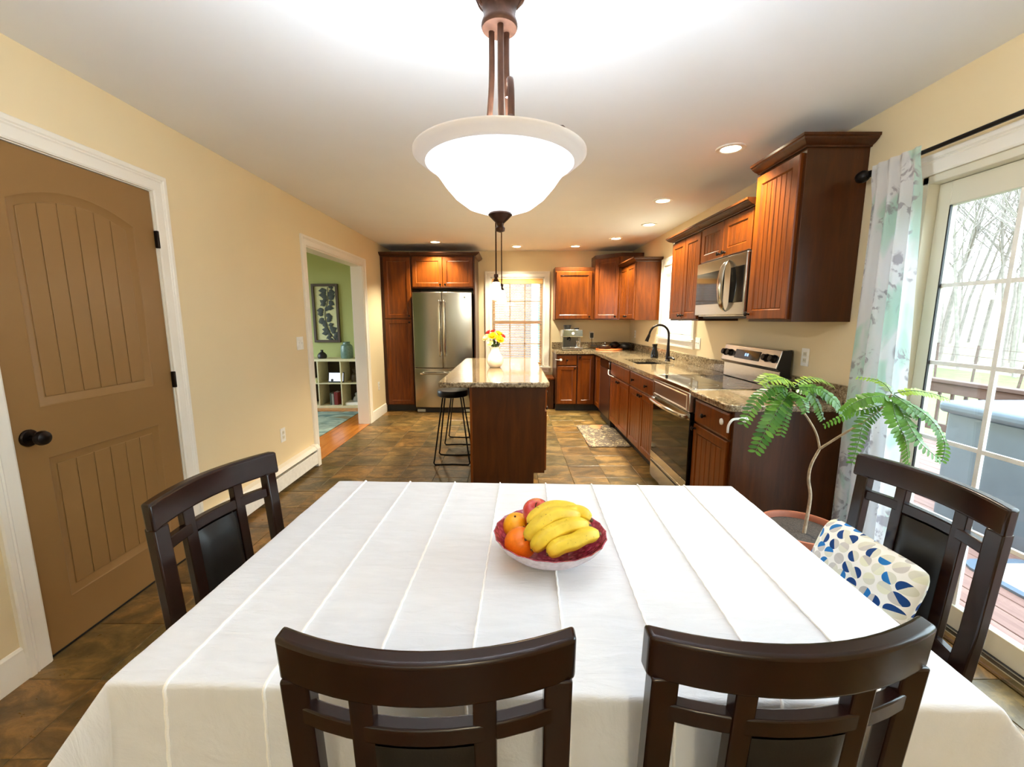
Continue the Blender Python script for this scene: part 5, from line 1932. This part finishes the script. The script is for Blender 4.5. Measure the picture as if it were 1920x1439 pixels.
def flower(label, dx, dy, z, r_, mat):
    o = thing('flower', label, 'flower', (VX + dx * 0.25, VY + dy * 0.25, CZ1 + 0.19), 'flowers in the white vase')
    r_ *= 1.25
    c_ = Vector((VX + dx, VY + dy, CZ1 + z))
    MB().tube(smooth_path([(VX + dx * 0.2, VY + dy * 0.2, CZ1 + 0.165), (VX + dx * 0.6, VY + dy * 0.6, CZ1 + (0.19 + z) / 2), c_ - Vector((0, 0, r_ * 0.5))], 4), 0.0025, 6).build('stem', M_greenstem, o)
    q = Vector((dx, dy - 0.03, 0.07)).normalized()
    rot = Vector((0, 0, 1)).rotation_difference(q)
    mb = MB()
    for ring, (nn_, tilt, L) in enumerate(((8, 70, 1.0), (7, 45, 0.85), (5, 20, 0.65))):
        for k in range(nn_):
            w = 2 * PI * (k + 0.5 * ring) / nn_
            d_ = Vector((math.cos(w) * math.sin(R(tilt)), math.sin(w) * math.sin(R(tilt)), math.cos(R(tilt))))
            sd = Vector((-math.sin(w), math.cos(w), 0))
            up = sd.cross(d_)
            pts = []
            for (t_, hw, lift) in ((0.05, 0.12, 0), (0.45, 0.42, 0.08), (0.85, 0.40, 0.02), (1.05, 0.16, -0.08)):
                for sg in (-1, 0, 1):
                    pts.append(c_ + rot @ ((d_ * t_ * L + sd * sg * hw * L + up * (lift - 0.10 * abs(sg))) * r_))
            mb.add(pts, [(j * 3 + i, j * 3 + i + 1, j * 3 + i + 4, j * 3 + i + 3) for j in range(3) for i in range(2)])
    mb.ball(c_, r_ * 0.28, 8, 6)
    mb.build('bloom', mat, o, smooth=50)


for lb, dx, dy, z, r_, m_ in (('red flower topmost at the outer left of the bouquet', -0.062, 0.01, 0.335, 0.026, M_red),
                              ('red flower at the crown of the bouquet centre', -0.020, 0.03, 0.345, 0.024, M_red),
                              ('red flower low on the window side of the bouquet', 0.075, 0.02, 0.300, 0.024, M_red),
                              ('cream rose on the refrigerator side of the bouquet', -0.078, -0.03, 0.285, 0.034, M_pale),
                              ('small cream rose lowest in the bouquet, just above the vase rim', -0.040, -0.05, 0.232, 0.028, M_pale),
                              ('yellow flower in the middle front of the bouquet', -0.018, -0.04, 0.300, 0.036, M_yellow),
                              ('large yellow flower at the right front of the bouquet', 0.040, -0.04, 0.268, 0.040, M_yellow),
                              ('yellow flower at the upper right of the bouquet', 0.035, 0.01, 0.320, 0.034, M_yellow)):
    flower(lb, dx, dy, z, r_, m_)
gb = thing('bouquet_leaf', 'dark green leaves spreading under the flowers in the white vase', 'leaves', (VX, VY, CZ1 + 0.2))
for k in range(14):
    w = R(40 * k + (20 if k > 8 else 0))
    p0 = Vector((VX + 0.03 * math.cos(w), VY + 0.03 * math.sin(w), CZ1 + 0.195))
    p1 = Vector((VX + 0.075 * math.cos(w), VY + 0.075 * math.sin(w), CZ1 + (0.235 if k < 9 else 0.275)))
    mid = p0.lerp(p1, 0.5) + Vector((0, 0, 0.012))
    sd = Vector((-math.sin(w), math.cos(w), 0)) * 0.018
    MB().add([p0, mid - sd, mid + Vector((0, 0, 0.003)), mid + sd, p1], [(0, 1, 2), (0, 2, 3), (1, 4, 2), (2, 4, 3)]).build('leaf', M_darkgreen, gb)

# ------------------------------------------------------------------ coffee machine and counter clutter
cm = thing('coffee_machine', 'stainless espresso machine on the back countertop by the window', 'coffee machine', (0.915, 6.62, CZ1))
x0, x1 = 0.765, 1.07
MB().box(x0, x1, 6.66, 6.80, CZ1 + 0.02, 1.225).build('body', M_steel, cm, bev=0.008)
MB().box(x0, x1, 6.47, 6.66, 1.115, 1.228).build('head', M_chrome, cm, bev=0.008)
MB().box(x0, x0 + 0.012, 6.48, 6.66, CZ1 + 0.03, 1.115).build('side_wall', M_chrome, cm)
MB().box(x0 + 0.012, x1 - 0.012, 6.655, 6.662, CZ1 + 0.05, 1.115).build('splash_plate', M_book_grey, cm)
MB().box(x0 - 0.004, x1 + 0.004, 6.455, 6.66, CZ1 + 0.012, CZ1 + 0.05).build('drip_tray', M_chrome, cm, bev=0.005)
for x in (x0 + 0.03, x1 - 0.03):
    for y in (6.49, 6.76):
        MB().lathe([(0, 0), (0.014, 0), (0.014, 0.014), (0, 0.014)], (x, y, CZ1 + 0.0005), 12).build('foot', M_dark, cm)
MB().lathe([(0, 0), (0.045, 0), (0.06, 0.055), (0.062, 0.065), (0, 0.065)], (x0 + 0.085, 6.62, 1.228), 20).build('bean_hopper', M_dark, cm)
MB().box(x0 + 0.19, x0 + 0.26, 6.56, 6.64, 1.228, 1.25).build('cup_rail', M_black, cm, bev=0.006)
MB().lathe([(0, 0), (0.032, 0), (0.032, 0.03), (0.026, 0.035), (0.026, 0.05), (0, 0.05)], (x0 + 0.105, 6.56, 1.066), 18).build('group_head', M_black, cm)
MB().tube([(x0 + 0.105, 6.54, 1.075), (x0 + 0.105, 6.45, 1.07)], [0.012, 0.015], 10).build('portafilter_handle', M_dark, cm)
MB().lathe([(0, 0), (0.022, 0), (0.022, 0.004), (0, 0.006)], (x0 + 0.155, 6.469, 1.17), 18, (0, -1, 0)).build('gauge', M_white, cm)
MB().tube([(x1 - 0.05, 6.56, 1.115), (x1 - 0.05, 6.53, 1.07), (x1 - 0.045, 6.50, 0.99)], 0.005, 8).build('steam_wand', M_chrome, cm)
MB().lathe([(0, 0), (0.028, 0), (0.031, 0.03), (0.027, 0.07), (0.030, 0.085), (0.026, 0.085), (0.024, 0.07), (0, 0.01)], (x1 - 0.07, 6.56, CZ1 + 0.0505), 18).build('milk_jug', M_chrome, cm)
tag(MB().lathe([(0, 0), (0.20, 0), (0.205, 0.008), (0.20, 0.018), (0, 0.018)], (1.50, 6.60, CZ1 + 0.0005), 36).build('cutting_board', M_copper), 'round orange-brown wooden board in the back corner of the countertop', 'cutting board')
pn = thing('frying_pan', 'black frying pan on the orange-brown board in the corner', 'pan', (1.42, 6.58, CZ1 + 0.019))
MB().lathe([(0, 0), (0.085, 0), (0.11, 0.045), (0.107, 0.045), (0.083, 0.004), (0, 0.004)], (1.42, 6.58, CZ1 + 0.019), 28).build('pan', M_dark, pn)
MB().tube([(1.32, 6.54, CZ1 + 0.058), (1.20, 6.49, CZ1 + 0.075)], [0.010, 0.012], 8).build('handle', M_dark, pn)
tag(MB().lathe([(0, 0), (0.07, 0), (0.068, 0.012), (0.04, 0.03), (0.010, 0.036), (0.008, 0.05), (0.014, 0.058), (0, 0.064)], (1.43, 6.58, CZ1 + 0.0645), 24).build('glass_lid', M_chrome), 'shiny lid lying on the black frying pan', 'lid')
tag(MB().ball((1.60, 6.64, CZ1 + 0.072), 0.08, 20, 12, (1.0, 0.8, 0.66)).build('mesh_bag', M_bronze), 'small dark bag standing behind the black pan in the corner', 'bag')
tag(MB().ball((1.755, 6.60, CZ1 + 0.056), 0.10, 20, 12, (0.85, 1.2, 0.55)).build('oven_mitt', M_dark), 'black cloth bundle at the wall end of the corner countertop', 'cloth')
pg = thing('power_plug', 'black power plug and cord in the outlet beside the coffee machine', 'plug', (1.285, YB, 1.13))
MB().box(1.262, 1.310, YB - 0.05, YB - 0.009, 1.085, 1.165).build('plug', M_dark, pg, bev=0.008)
MB().tube(smooth_path([(1.286, YB - 0.03, 1.09), (1.287, YB - 0.045, 1.0), (1.30, YB - 0.06, 0.94), (1.22, YB - 0.08, CZ1 + 0.006), (1.14, YB - 0.12, CZ1 + 0.006), (1.065, YB - 0.18, CZ1 + 0.04)], 5), 0.004, 6).build('cord', M_dark, pg)


def plate(name, label, cat, M, w, h, kind):
    o = thing(name, label, cat, M @ Vector((0, 0, 0)))
    MB(M).box(-w / 2, w / 2, -h / 2, h / 2, 0, 0.006).build('cover_plate', M_white, o, bev=0.002)
    if kind == 'outlet':
        for q in (-0.02, 0.02):
            MB(M).box(-0.016, 0.016, q - 0.014, q + 0.014, 0.006, 0.008).build('receptacle', M_cream, o, bev=0.002)
            s_ = MB(M)
            s_.box(-0.007, -0.005, q - 0.004, q + 0.006, 0.008, 0.0083).box(0.005, 0.007, q - 0.004, q + 0.006, 0.008, 0.0083)
            s_.build('slot', M_dark, o)
    else:
        k = max(1, int(round(w / 0.046)) - 0)
        for i in range(kind):
            a = (i - (kind - 1) / 2) * 0.046
            MB(M).box(a - 0.006, a + 0.006, -0.012, 0.012, 0.006, 0.008).build('switch_plate', M_white, o)
            MB(M).box(a - 0.004, a + 0.004, -0.001, 0.010, 0.008, 0.016).build('toggle', M_white, o, bev=0.001)
    return o


ML = lambda y, z: face_M((XL, y, z), (0, -1, 0), (1, 0, 0))
MR = lambda y, z: face_M((XR, y, z), (0, 1, 0), (-1, 0, 0))
plate('light_switch', 'white double light switch beside the hall opening', 'switch', ML(3.83, 1.172), 0.115, 0.115, 2)
plate('wall_outlet', 'white outlet low on the beige wall above the baseboard heater', 'outlet', ML(3.431, 0.437), 0.07, 0.115, 'outlet')
plate('wall_outlet', 'white outlet low on the wall between hall opening and pantry', 'outlet', ML(6.006, 0.442), 0.07, 0.115, 'outlet')
plate('light_switch', 'white double switch plate beside the sink window casing', 'switch', MR(4.37, 1.14), 0.115, 0.115, 2)
plate('wall_outlet', 'white outlet on the wall between range and curtain', 'outlet', MR(2.755, 1.143), 0.07, 0.115, 'outlet')
plate('wall_outlet', 'white outlet on the right wall in the back corner', 'outlet', MR(6.613, 1.153), 0.07, 0.115, 'outlet')
plate('wall_outlet', 'white outlet on the far side of the sink window by the pitcher', 'outlet', MR(5.60, 1.13), 0.07, 0.115, 'outlet')
plate('wall_outlet', 'white outlet behind the black power plug on the back wall', 'outlet', face_M((1.286, YB, 1.125), (1, 0, 0), (0, -1, 0)), 0.07, 0.115, 'outlet')


def child_latch(label, pad, ends):
    o = thing('safety_latch', label, 'latch', pad[0])
    p, n_ = Vector(pad[0]), Vector(pad[1])
    MB().lathe([(0, 0), (0.020, 0), (0.019, 0.005), (0.012, 0.008), (0, 0.008)], p, 20, n_).build('pad', M_white, o)
    MB().tube(smooth_path(ends, 5), 0.0065, 8, 1.0, 0.35).build('strap', M_white, o)
    p = Vector(ends[-1])
    return o


o = child_latch('white child safety latch on the near base cabinet drawer', ((FX - 0.0205, 2.45, 0.79), (-1, 0, 0)),
                [(FX - 0.024, 2.366, 0.745), (FX - 0.030, 2.352, 0.79), (FX - 0.016, 2.338, 0.828), (FX + 0.02, 2.3365, 0.834), (FX + 0.075, 2.3365, 0.834)])
MB().lathe([(0, 0), (0.022, 0), (0.021, 0.006), (0.012, 0.009), (0, 0.009)], (FX + 0.055, 2.345, 0.834), 20, (0, -1, 0)).build('pad', M_white, o)
o = child_latch('white child safety latch on the drawer under the coffee machine', ((0.725, 6.314, 0.785), (0, -1, 0)),
                [(0.72, 6.305, 0.785), (0.68, 6.306, 0.785), (0.652, 6.325, 0.788), (0.650, 6.36, 0.79)])
o = child_latch('white child safety latch between dishwasher and sink cabinet', ((FX - 0.0305, 5.36, 0.735), (-1, 0, 0)),
                [(FX - 0.035, 5.36, 0.735), (FX - 0.045, 5.30, 0.70), (FX - 0.03, 5.22, 0.692), (FX - 0.026, 5.10, 0.692)])

tag(MB().lathe([(0, 0), (0.06, 0), (0.085, 0.03), (0.095, 0.085), (0.090, 0.085), (0.078, 0.032), (0, 0.012)], (1.735, 2.70, CZ1 + 0.0005), 28).build('wooden_bowl', M_brown), 'small dark wooden bowl on the short countertop behind the plant', 'bowl')

# floor mat in front of the sink
tag(MB().prism(rr(0.845, 1.30, 4.50, 5.455, 0.03, 4), 0.001, 0.011).build('floor_mat', M_floral, bev=0.003), 'floral print kitchen mat on the tiles before the sink cabinets', 'mat')

# baseboard heater
hb = thing('baseboard_heater', 'white hydronic baseboard heater along the beige wall', 'heater', (XL, 3.2, 0))
HY0, HY1 = 2.475, 3.94
prof = [(XL + 0.001, 0.0), (XL + 0.012, 0.0), (XL + 0.012, 0.185), (XL + 0.04, 0.185), (XL + 0.062, 0.165), (XL + 0.066, 0.172), (XL + 0.045, 0.20), (XL + 0.001, 0.205)]
MB().add([(x, HY0 + 0.06, z) for x, z in prof] + [(x, HY1 - 0.06, z) for x, z in prof], [tuple(range(8)), tuple(range(15, 7, -1))] + [(i, i + 8, (i + 1) % 8 + 8, (i + 1) % 8) for i in range(8)]).build('back_and_top', M_trim, hb, smooth=20)
MB().box(XL + 0.062, XL + 0.068, HY0 + 0.06, HY1 - 0.06, 0.035, 0.150).build('front_cover', M_white, hb, bev=0.003)
MB().box(XL + 0.015, XL + 0.055, HY0 + 0.06, HY1 - 0.06, 0.04, 0.12).build('fin_core', M_dark, hb, smooth=0)
for ya, yb in ((HY0, HY0 + 0.062), (HY1 - 0.062, HY1)):
    MB().prism([(XL + 0.001, 0.005), (XL + 0.072, 0.005), (XL + 0.072, 0.175), (XL + 0.048, 0.208), (XL + 0.001, 0.208)], ya, yb, 'xz').build('end_cap', M_trim, hb, bev=0.004)

# ------------------------------------------------------------------ curtain
cr = thing('curtain_rod', 'black curtain rod over the sliding glass door', 'curtain rod', (1.80, 1.2, 2.11))
MB().tube([(1.80, 2.285, 2.11), (1.80, 0.05, 2.11)], 0.0095, 12).build('rod', M_black, cr)
MB().ball((1.80, 2.325, 2.11), 0.030, 16, 12, (1, 1.25, 1)).build('finial', M_black, cr)
MB().lathe([(0.014, 0), (0.017, 0.008), (0.012, 0.018), (0.010, 0.03)], (1.80, 2.27, 2.11), 12, (0, 1, 0)).build('collar', M_black, cr)
for y in (2.255, 0.10):
    MB().tube([(1.80, y, 2.11), (1.80, y, 2.095), (1.87, y, 2.095), (1.899, y, 2.095)], 0.007, 8).build('bracket', M_black, cr)
    MB().box(1.888, 1.8995, y - 0.012, y + 0.012, 2.06, 2.13).build('bracket_plate', M_black, cr, bev=0.002)
mb = MB()


def cur(u_, v_):
    z = 2.135 - 2.11 * v_
    wtop, wbot = 0.255, 0.36
    w = wtop + (wbot - wtop) * min(1, v_ * 1.6)
    yc = 2.115 - 0.03 * v_
    ph = u_ * 2 * PI * 4.0
    amp = 0.022 + 0.012 * v_
    y = yc + w * (0.5 - u_) + 0.010 * math.sin(ph * 2 + 1) * v_
    k_ = min(1, max(0, (v_ - 0.025) / 0.06))
    x = 1.80 + amp * math.sin(ph + 0.6 * math.sin(v_ * 3)) * (0.30 + 0.70 * k_) - 0.021 * (1 - k_)
    return (x, y, z)


mb.grid(cur, 96, 60)
tag(mb.build('curtain', M_curtain, smooth=180), 'sheer white curtain with pale green and grey leaf print', 'curtain')

# ------------------------------------------------------------------ potted plant
PX, PY = 1.425, 1.965
pt = thing('potted_plant', 'leafy tree in a patterned terracotta pot between table and cabinet', 'plant', (PX, PY, 0))
me = MB().lathe([(0, 0), (0.115, 0), (0.125, 0.01), (0.165, 0.31), (0.170, 0.33), (0.155, 0.33), (0.150, 0.31), (0.11, 0.02), (0, 0.02)], (0, 0, 0), 40).mesh('pot', M_terra, 40)
o = link('pot', me, pt)
o.matrix_parent_inverse = Matrix.Identity(4)
MB().lathe([(0.168, 0.318), (0.184, 0.322), (0.187, 0.375), (0.183, 0.382), (0.172, 0.382), (0.166, 0.372), (0.164, 0.32)], (PX, PY, 0), 40).build('pot_rim', M_terrarim, pt)
MB().lathe([(0, 0.362), (0.08, 0.360), (0.166, 0.352), (0.166, 0.335), (0, 0.335)], (PX, PY, 0), 32).build('soil', M_soil, pt, smooth=60)

tr = [(1.418, 1.94, 0.355)] + [tuple(at(u_, v_, Y_)) for u_, v_, Y_ in ((1519, 935, 1.94), (1516, 900, 1.94), (1521, 872, 1.93), (1537, 842, 1.92))]
tp = smooth_path(tr, 6)
MB().tube(tp, [0.0085 - 0.003 * i / (len(tp) - 1) for i in range(len(tp))], 10).build('trunk', M_bark, pt)
LC = [at(1537, 842, 1.92), at(1530, 812, 1.92), at(1510, 778, 1.90), at(1487, 752, 1.88), at(1482, 730, 1.88)]
RC = [at(1537, 842, 1.92), at(1575, 818, 1.85), at(1622, 790, 1.74), at(1650, 768, 1.68), at(1672, 740, 1.64)]
for q in (LC, RC):
    qp = smooth_path(q, 5)
    MB().tube(qp, [0.0055 - 0.002 * i / (len(qp) - 1) for i in range(len(qp))], 8).build('branch', M_bark, pt)


def leaflet_mesh(name, m):
    # one oval leaflet, base at the origin, along +x, 1 unit long
    vs, fs = [], []
    st_ = ((0.0, 0.05), (0.15, 0.16), (0.4, 0.215), (0.7, 0.2), (0.9, 0.11), (1.0, 0.02))
    for x, w in st_:
        zc = -0.10 * x * x
        vs += [(x, -w, zc + 0.03), (x, 0, zc), (x, w, zc + 0.03)]
    for j in range(len(st_) - 1):
        for i in range(2):
            fs.append((j * 3 + i, j * 3 + i + 1, j * 3 + i + 4, j * 3 + i + 3))
    return MB().add(vs, fs).mesh(name, m, 80)


lf1, lf2 = leaflet_mesh('leaflet', M_leaf), leaflet_mesh('leaflet', M_leaf2)
lrnd = random.Random(3)
n_leaf = 0


def frond(pts, size, pairs, me, single=True):
    global n_leaf
    pairs = int(pairs * 1.5)
    size *= 0.92
    path = smooth_path([at(*p) for p in pts], 8)
    n_ = len(path)
    fo = MB().tube(path, [0.0022 - 0.0014 * i / (n_ - 1) for i in range(n_)], 5).build('frond', M_greenstem, pt)
    L = [0.0]
    for a, c_ in zip(path, path[1:]):
        L.append(L[-1] + (c_ - a).length)
    tot = L[-1]
    stuff = MB()
    for k in range(pairs):
        t_ = 0.10 + 0.89 * k / (pairs - 1)
        d_ = t_ * tot
        i = max(j for j in range(n_ - 1) if L[j] <= d_ + 1e-9)
        p = path[i].lerp(path[i + 1], (d_ - L[i]) / max(1e-9, L[i + 1] - L[i]))
        tg = (path[i + 1] - path[i]).normalized()
        up = Vector((0, 0, 1)) + Vector((0, -0.55, 0))
        sd = tg.cross(up)
        if sd.length < 0.05:
            sd = Vector((1, 0, 0))
        sd.normalize()
        nr = sd.cross(tg).normalized()
        for sg in (-1, 1):
            s_ = size * (0.72 + 0.42 * math.sin(PI * min(1, 0.12 + t_ * 0.86))) * lrnd.uniform(0.92, 1.08)
            ax = (sd * sg + tg * 0.38 - nr * lrnd.uniform(0.05, 0.28)).normalized()
            az = (nr - ax * nr.dot(ax) + sd * lrnd.uniform(-0.15, 0.15)).normalized()
            az = (az - ax * az.dot(ax)).normalized()
            ay = az.cross(ax)
            M = Matrix(((ax.x * s_, ay.x * s_, az.x * s_, p.x), (ax.y * s_, ay.y * s_, az.y * s_, p.y), (ax.z * s_, ay.z * s_, az.z * s_, p.z), (0, 0, 0, 1)))
            if single and n_leaf < 300:
                lo = bpy.data.objects.new('leaflet', me)
                COL.objects.link(lo)
                lo.parent = fo
                lo.matrix_basis = M
                n_leaf += 1
            else:
                b_ = [M @ v.co for v in me.vertices]
                stuff.add(b_, [tuple(q.vertices) for q in me.polygons])
    if stuff.v:
        so = stuff.build('small_leaflets', me.materials[0], fo, smooth=80)
        so['kind'] = 'stuff'


Yl, Yr = 1.88, 1.64
# left crown: (pixel u, v, depth)
frond([(1482, 728, Yl), (1448, 727, 1.84), (1418, 752, 1.80), (1394, 796, 1.78)], 0.036, 12, lf1)
frond([(1480, 735, Yl), (1462, 762, 1.80), (1440, 800, 1.75), (1416, 848, 1.73)], 0.044, 12, lf1)
frond([(1485, 735, Yl), (1500, 745, 1.80), (1508, 758, 1.77), (1512, 772, 1.76)], 0.034, 8, lf1)
frond([(1487, 730, Yl), (1515, 735, 1.83), (1532, 757, 1.81), (1543, 786, 1.80)], 0.034, 10, lf1)
frond([(1487, 727, Yl), (1530, 728, 1.84), (1562, 748, 1.80), (1586, 780, 1.78)], 0.040, 14, lf1)
frond([(1480, 735, Yl), (1475, 760, 1.82), (1470, 790, 1.80), (1464, 816, 1.79)], 0.030, 9, lf1)
frond([(1478, 732, Yl), (1455, 745, 1.84), (1446, 770, 1.83), (1442, 790, 1.82)], 0.028, 8, lf1)
frond([(1482, 726, Yl), (1462, 708, 1.86), (1440, 706, 1.84), (1424, 716, 1.82)], 0.034, 9, lf2)
frond([(1484, 726, Yl), (1476, 712, 1.80), (1452, 712, 1.74), (1430, 722, 1.70)], 0.032, 8, lf2)
frond([(1487, 726, Yl), (1510, 712, 1.92), (1538, 711, 1.96), (1561, 723, 2.0)], 0.030, 10, lf2)
# right crown
frond([(1670, 742, Yr), (1630, 745, 1.64), (1600, 757, 1.66), (1580, 772, 1.68)], 0.036, 12, lf1)
frond([(1655, 760, 1.66), (1622, 768, 1.66), (1592, 776, 1.69), (1546, 798, 1.74)], 0.026, 10, lf1)
frond([(1650, 768, 1.67), (1622, 790, 1.62), (1610, 828, 1.60), (1598, 868, 1.60)], 0.030, 10, lf1)
frond([(1672, 745, Yr), (1680, 785, 1.56), (1697, 825, 1.53), (1703, 872, 1.53)], 0.040, 13, lf1)
frond([(1674, 745, Yr), (1700, 790, 1.55), (1725, 830, 1.50), (1762, 862, 1.47)], 0.034, 13, lf1)
frond([(1676, 740, Yr), (1712, 762, 1.58), (1748, 790, 1.53), (1771, 830, 1.50), (1766, 866, 1.49)], 0.030, 15, lf1)
frond([(1676, 738, Yr), (1710, 733, 1.62), (1745, 738, 1.60), (1778, 748, 1.58)], 0.026, 11, lf2, single=False)
frond([(1672, 738, Yr), (1660, 722, 1.70), (1640, 712, 1.74), (1608, 708, 1.78)], 0.022, 9, lf2, single=False)
frond([(1674, 742, Yr), (1690, 752, 1.60), (1706, 765, 1.57), (1722, 782, 1.55)], 0.030, 8, lf1, single=False)

# ------------------------------------------------------------------ hall beyond the opening
bs = thing('cube_shelf', 'pale cube bookshelf against the green hall wall', 'bookshelf', (-3.0, 6.75, 0))
SX0, SX1, SYF, SYB = -3.745, -2.28, 6.56, 6.935
MB().box(SX0, SX1, SYF, SYB, 0.735, 0.772).build('top_board', M_shelf, bs, bev=0.002, smooth=0)
MB().box(SX0, SX1, SYF, SYB, 0.0, 0.040).build('bottom_board', M_shelf, bs, bev=0.002, smooth=0)
for x in (SX0, SX1 - 0.038):
    MB().box(x, x + 0.038, SYF, SYB, 0.04, 0.735).build('side_board', M_shelf, bs, smooth=0)
for x in (-3.366, -3.012, -2.658):
    MB().box(x - 0.008, x + 0.008, SYF + 0.002, SYB, 0.04, 0.735).build('divider', M_shelf, bs, smooth=0)
for a, c_ in ((SX0 + 0.038, -3.374), (-3.358, -3.02), (-3.004, -2.666), (-2.65, SX1 - 0.038)):
    MB().box(a, c_, SYF + 0.003, SYB, 0.382, 0.398).build('shelf', M_shelf, bs, smooth=0)
MB().box(SX0 + 0.01, SX1 - 0.01, SYB - 0.006, SYB - 0.001, 0.04, 0.735).build('back_panel', M_brown, bs, smooth=0)
tag(MB().lathe([(0, 0), (0.062, 0), (0.070, 0.02), (0.068, 0.055), (0.045, 0.085), (0.022, 0.10), (0.018, 0.118), (0.024, 0.132), (0.018, 0.132), (0, 0.12)], (-2.985, 6.70, 0.7725), 24).build('bottle_vase', M_dark), 'small black bottle vase on the hall bookshelf', 'vase')
tag(MB().lathe([(0, 0), (0.085, 0), (0.094, 0.02), (0.094, 0.15), (0.085, 0.20), (0.055, 0.225), (0.050, 0.245), (0.058, 0.258), (0.05, 0.258), (0, 0.24)], (-2.60, 6.72, 0.7725), 28).build('jar_vase', M_teal), 'large grey-green jar vase on the hall bookshelf', 'vase')
sd_ = thing('smart_display', 'glowing tablet display in the upper bookshelf cube', 'display', (-2.75, 6.60, 0.399))
M = Matrix.Translation((-2.752, 6.605, 0.399)) @ Matrix.Rotation(R(-12), 4, 'X')
MB(M).box(-0.122, 0.122, -0.006, 0.010, 0.004, 0.165).build('case', M_dark, sd_, bev=0.004)
MB(M).box(-0.110, 0.110, -0.0075, -0.0062, 0.022, 0.152).build('screen', M_screen, sd_)
MB(M).lathe([(0, 0), (0.022, 0), (0.022, 0.001), (0, 0.001)], (-0.06, -0.0076, 0.038), 16, (0, -1, 0)).build('screen_icon', M_dark, sd_)
MB(M).box(-0.06, 0.06, 0.010, 0.06, 0.0, 0.05).build('stand', M_dark, sd_, bev=0.006)
for i, (x, w, h_, m_, lb) in enumerate(((-2.868, 0.020, 0.19, M_book_green, 'thin green book first in the lower cube row'), (-2.846, 0.018, 0.18, M_book_grey, 'thin grey book second in the lower cube row'),
                                      (-2.826, 0.020, 0.175, M_book_grey, 'grey book third in the lower cube row beside the red books'), (-2.804, 0.030, 0.205, M_book_red, 'thick red book in the middle of the lower cube row'),
                                      (-2.772, 0.026, 0.200, M_book_red, 'red book at the end of the lower cube row'))):
    bk = thing('book', lb, 'book', (x + w / 2, 6.68, 0.0405), 'books in the lower bookshelf cube')
    y0_ = 6.61 + 0.005 * (i % 2)
    MB().box(x, x + 0.002, y0_, y0_ + 0.14, 0.0405, 0.0405 + h_).box(x + w - 0.002, x + w, y0_, y0_ + 0.14, 0.0405, 0.0405 + h_).box(x, x + w, y0_, y0_ + 0.002, 0.0405, 0.0405 + h_).build('cover', m_, bk, smooth=0)
    MB().box(x + 0.002, x + w - 0.002, y0_ + 0.002, y0_ + 0.136, 0.0435, 0.0375 + h_).build('pages', M_white, bk, smooth=0)
tag(MB().box(-2.63, -2.335, 6.60, 6.82, 0.0405, 0.082).build('storage_box', M_white, bev=0.004), 'flat white box in the lower right bookshelf cube', 'box')
tag(MB().lathe([(0, 0), (0.05, 0), (0.06, 0.03), (0.045, 0.07), (0.02, 0.09), (0.03, 0.12), (0.018, 0.14), (0, 0.145)], (-2.475, 6.70, 0.0825), 16).build('figurine', M_book_grey), 'small grey figurine standing on the flat white box', 'ornament')
tag(MB().lathe([(0, 0), (0.045, 0), (0.06, 0.05), (0.05, 0.11), (0.02, 0.14), (0.035, 0.2), (0, 0.24)], (-2.50, 6.72, 0.3985), 16).build('figurine', M_brown), 'dark ornament in the upper right bookshelf cube', 'ornament')
tag(MB().box(-3.22, -3.06, 6.60, 6.80, 0.3985, 0.45).build('storage_box', M_linen, bev=0.004), 'small pale box in the upper left bookshelf cube', 'box')

pc = thing('wall_art', 'tall framed wall art of dark leaves on the green hall wall', 'picture', (-2.975, YB, 1.47))
AX0, AX1, AZ0, AZ1 = -3.185, -2.765, 1.01, 1.935
MB().box(AX0 + 0.02, AX1 - 0.02, YB - 0.012, YB - 0.002, AZ0 + 0.02, AZ1 - 0.02).build('backing', M_linen, pc, smooth=0)
mb = MB()
mb.box(AX0, AX0 + 0.04, YB - 0.04, YB - 0.001, AZ0, AZ1).box(AX1 - 0.04, AX1, YB - 0.04, YB - 0.001, AZ0, AZ1).box(AX0 + 0.04, AX1 - 0.04, YB - 0.04, YB - 0.001, AZ0, AZ0 + 0.04).box(AX0 + 0.04, AX1 - 0.04, YB - 0.04, YB - 0.001, AZ1 - 0.04, AZ1)
mb.build('picture_frame', M_brown, pc, bev=0.003, smooth=0)
ar = random.Random(4)
stem = smooth_path([(-2.86, YB - 0.016, AZ0 + 0.05), (-2.95, YB - 0.018, 1.2), (-3.0, YB - 0.018, 1.45), (-2.94, YB - 0.018, 1.68), (-2.93, YB - 0.016, AZ1 - 0.05)], 6)
MB().tube(stem, 0.005, 6).build('stem', M_artleaf, pc)
for k in range(50):
    t_ = (k + 0.5) / 50
    p = stem[int(t_ * (len(stem) - 1))]
    w = R(ar.uniform(-40, 60)) if k % 2 else R(180 - ar.uniform(-40, 60))
    L_ = ar.uniform(0.085, 0.13)
    d_ = Vector((math.cos(w), 0, math.sin(w)))
    sdv = Vector((-d_.z, 0, d_.x)) * L_ * 0.34
    q0 = p + d_ * 0.02
    q0.x = min(max(q0.x, AX0 + 0.06), AX1 - 0.06)
    tip = q0 + d_ * L_
    tip.x = min(max(tip.x, AX0 + 0.045), AX1 - 0.045)
    tip.z = min(max(tip.z, AZ0 + 0.05), AZ1 - 0.05)
    md = q0.lerp(tip, 0.5)
    yo = Vector((0, -0.006, 0))
    MB().add([q0, md - sdv, md + yo, md + sdv, tip, q0 + (md - q0) * 0.4 - sdv * 0.75, q0 + (md - q0) * 0.4 + sdv * 0.75], [(0, 5, 2), (5, 1, 2), (0, 2, 6), (6, 2, 3), (1, 4, 2), (2, 4, 3)]).build('leaf', M_artleaf, pc, smooth=60)
rgm = tag(MB().box(-4.2, -2.28, 4.2, 6.28, 0.0005, 0.009).build('area_rug', M_rug, bev=0.003), 'grey-teal patterned rug on the hall wood floor', 'rug')
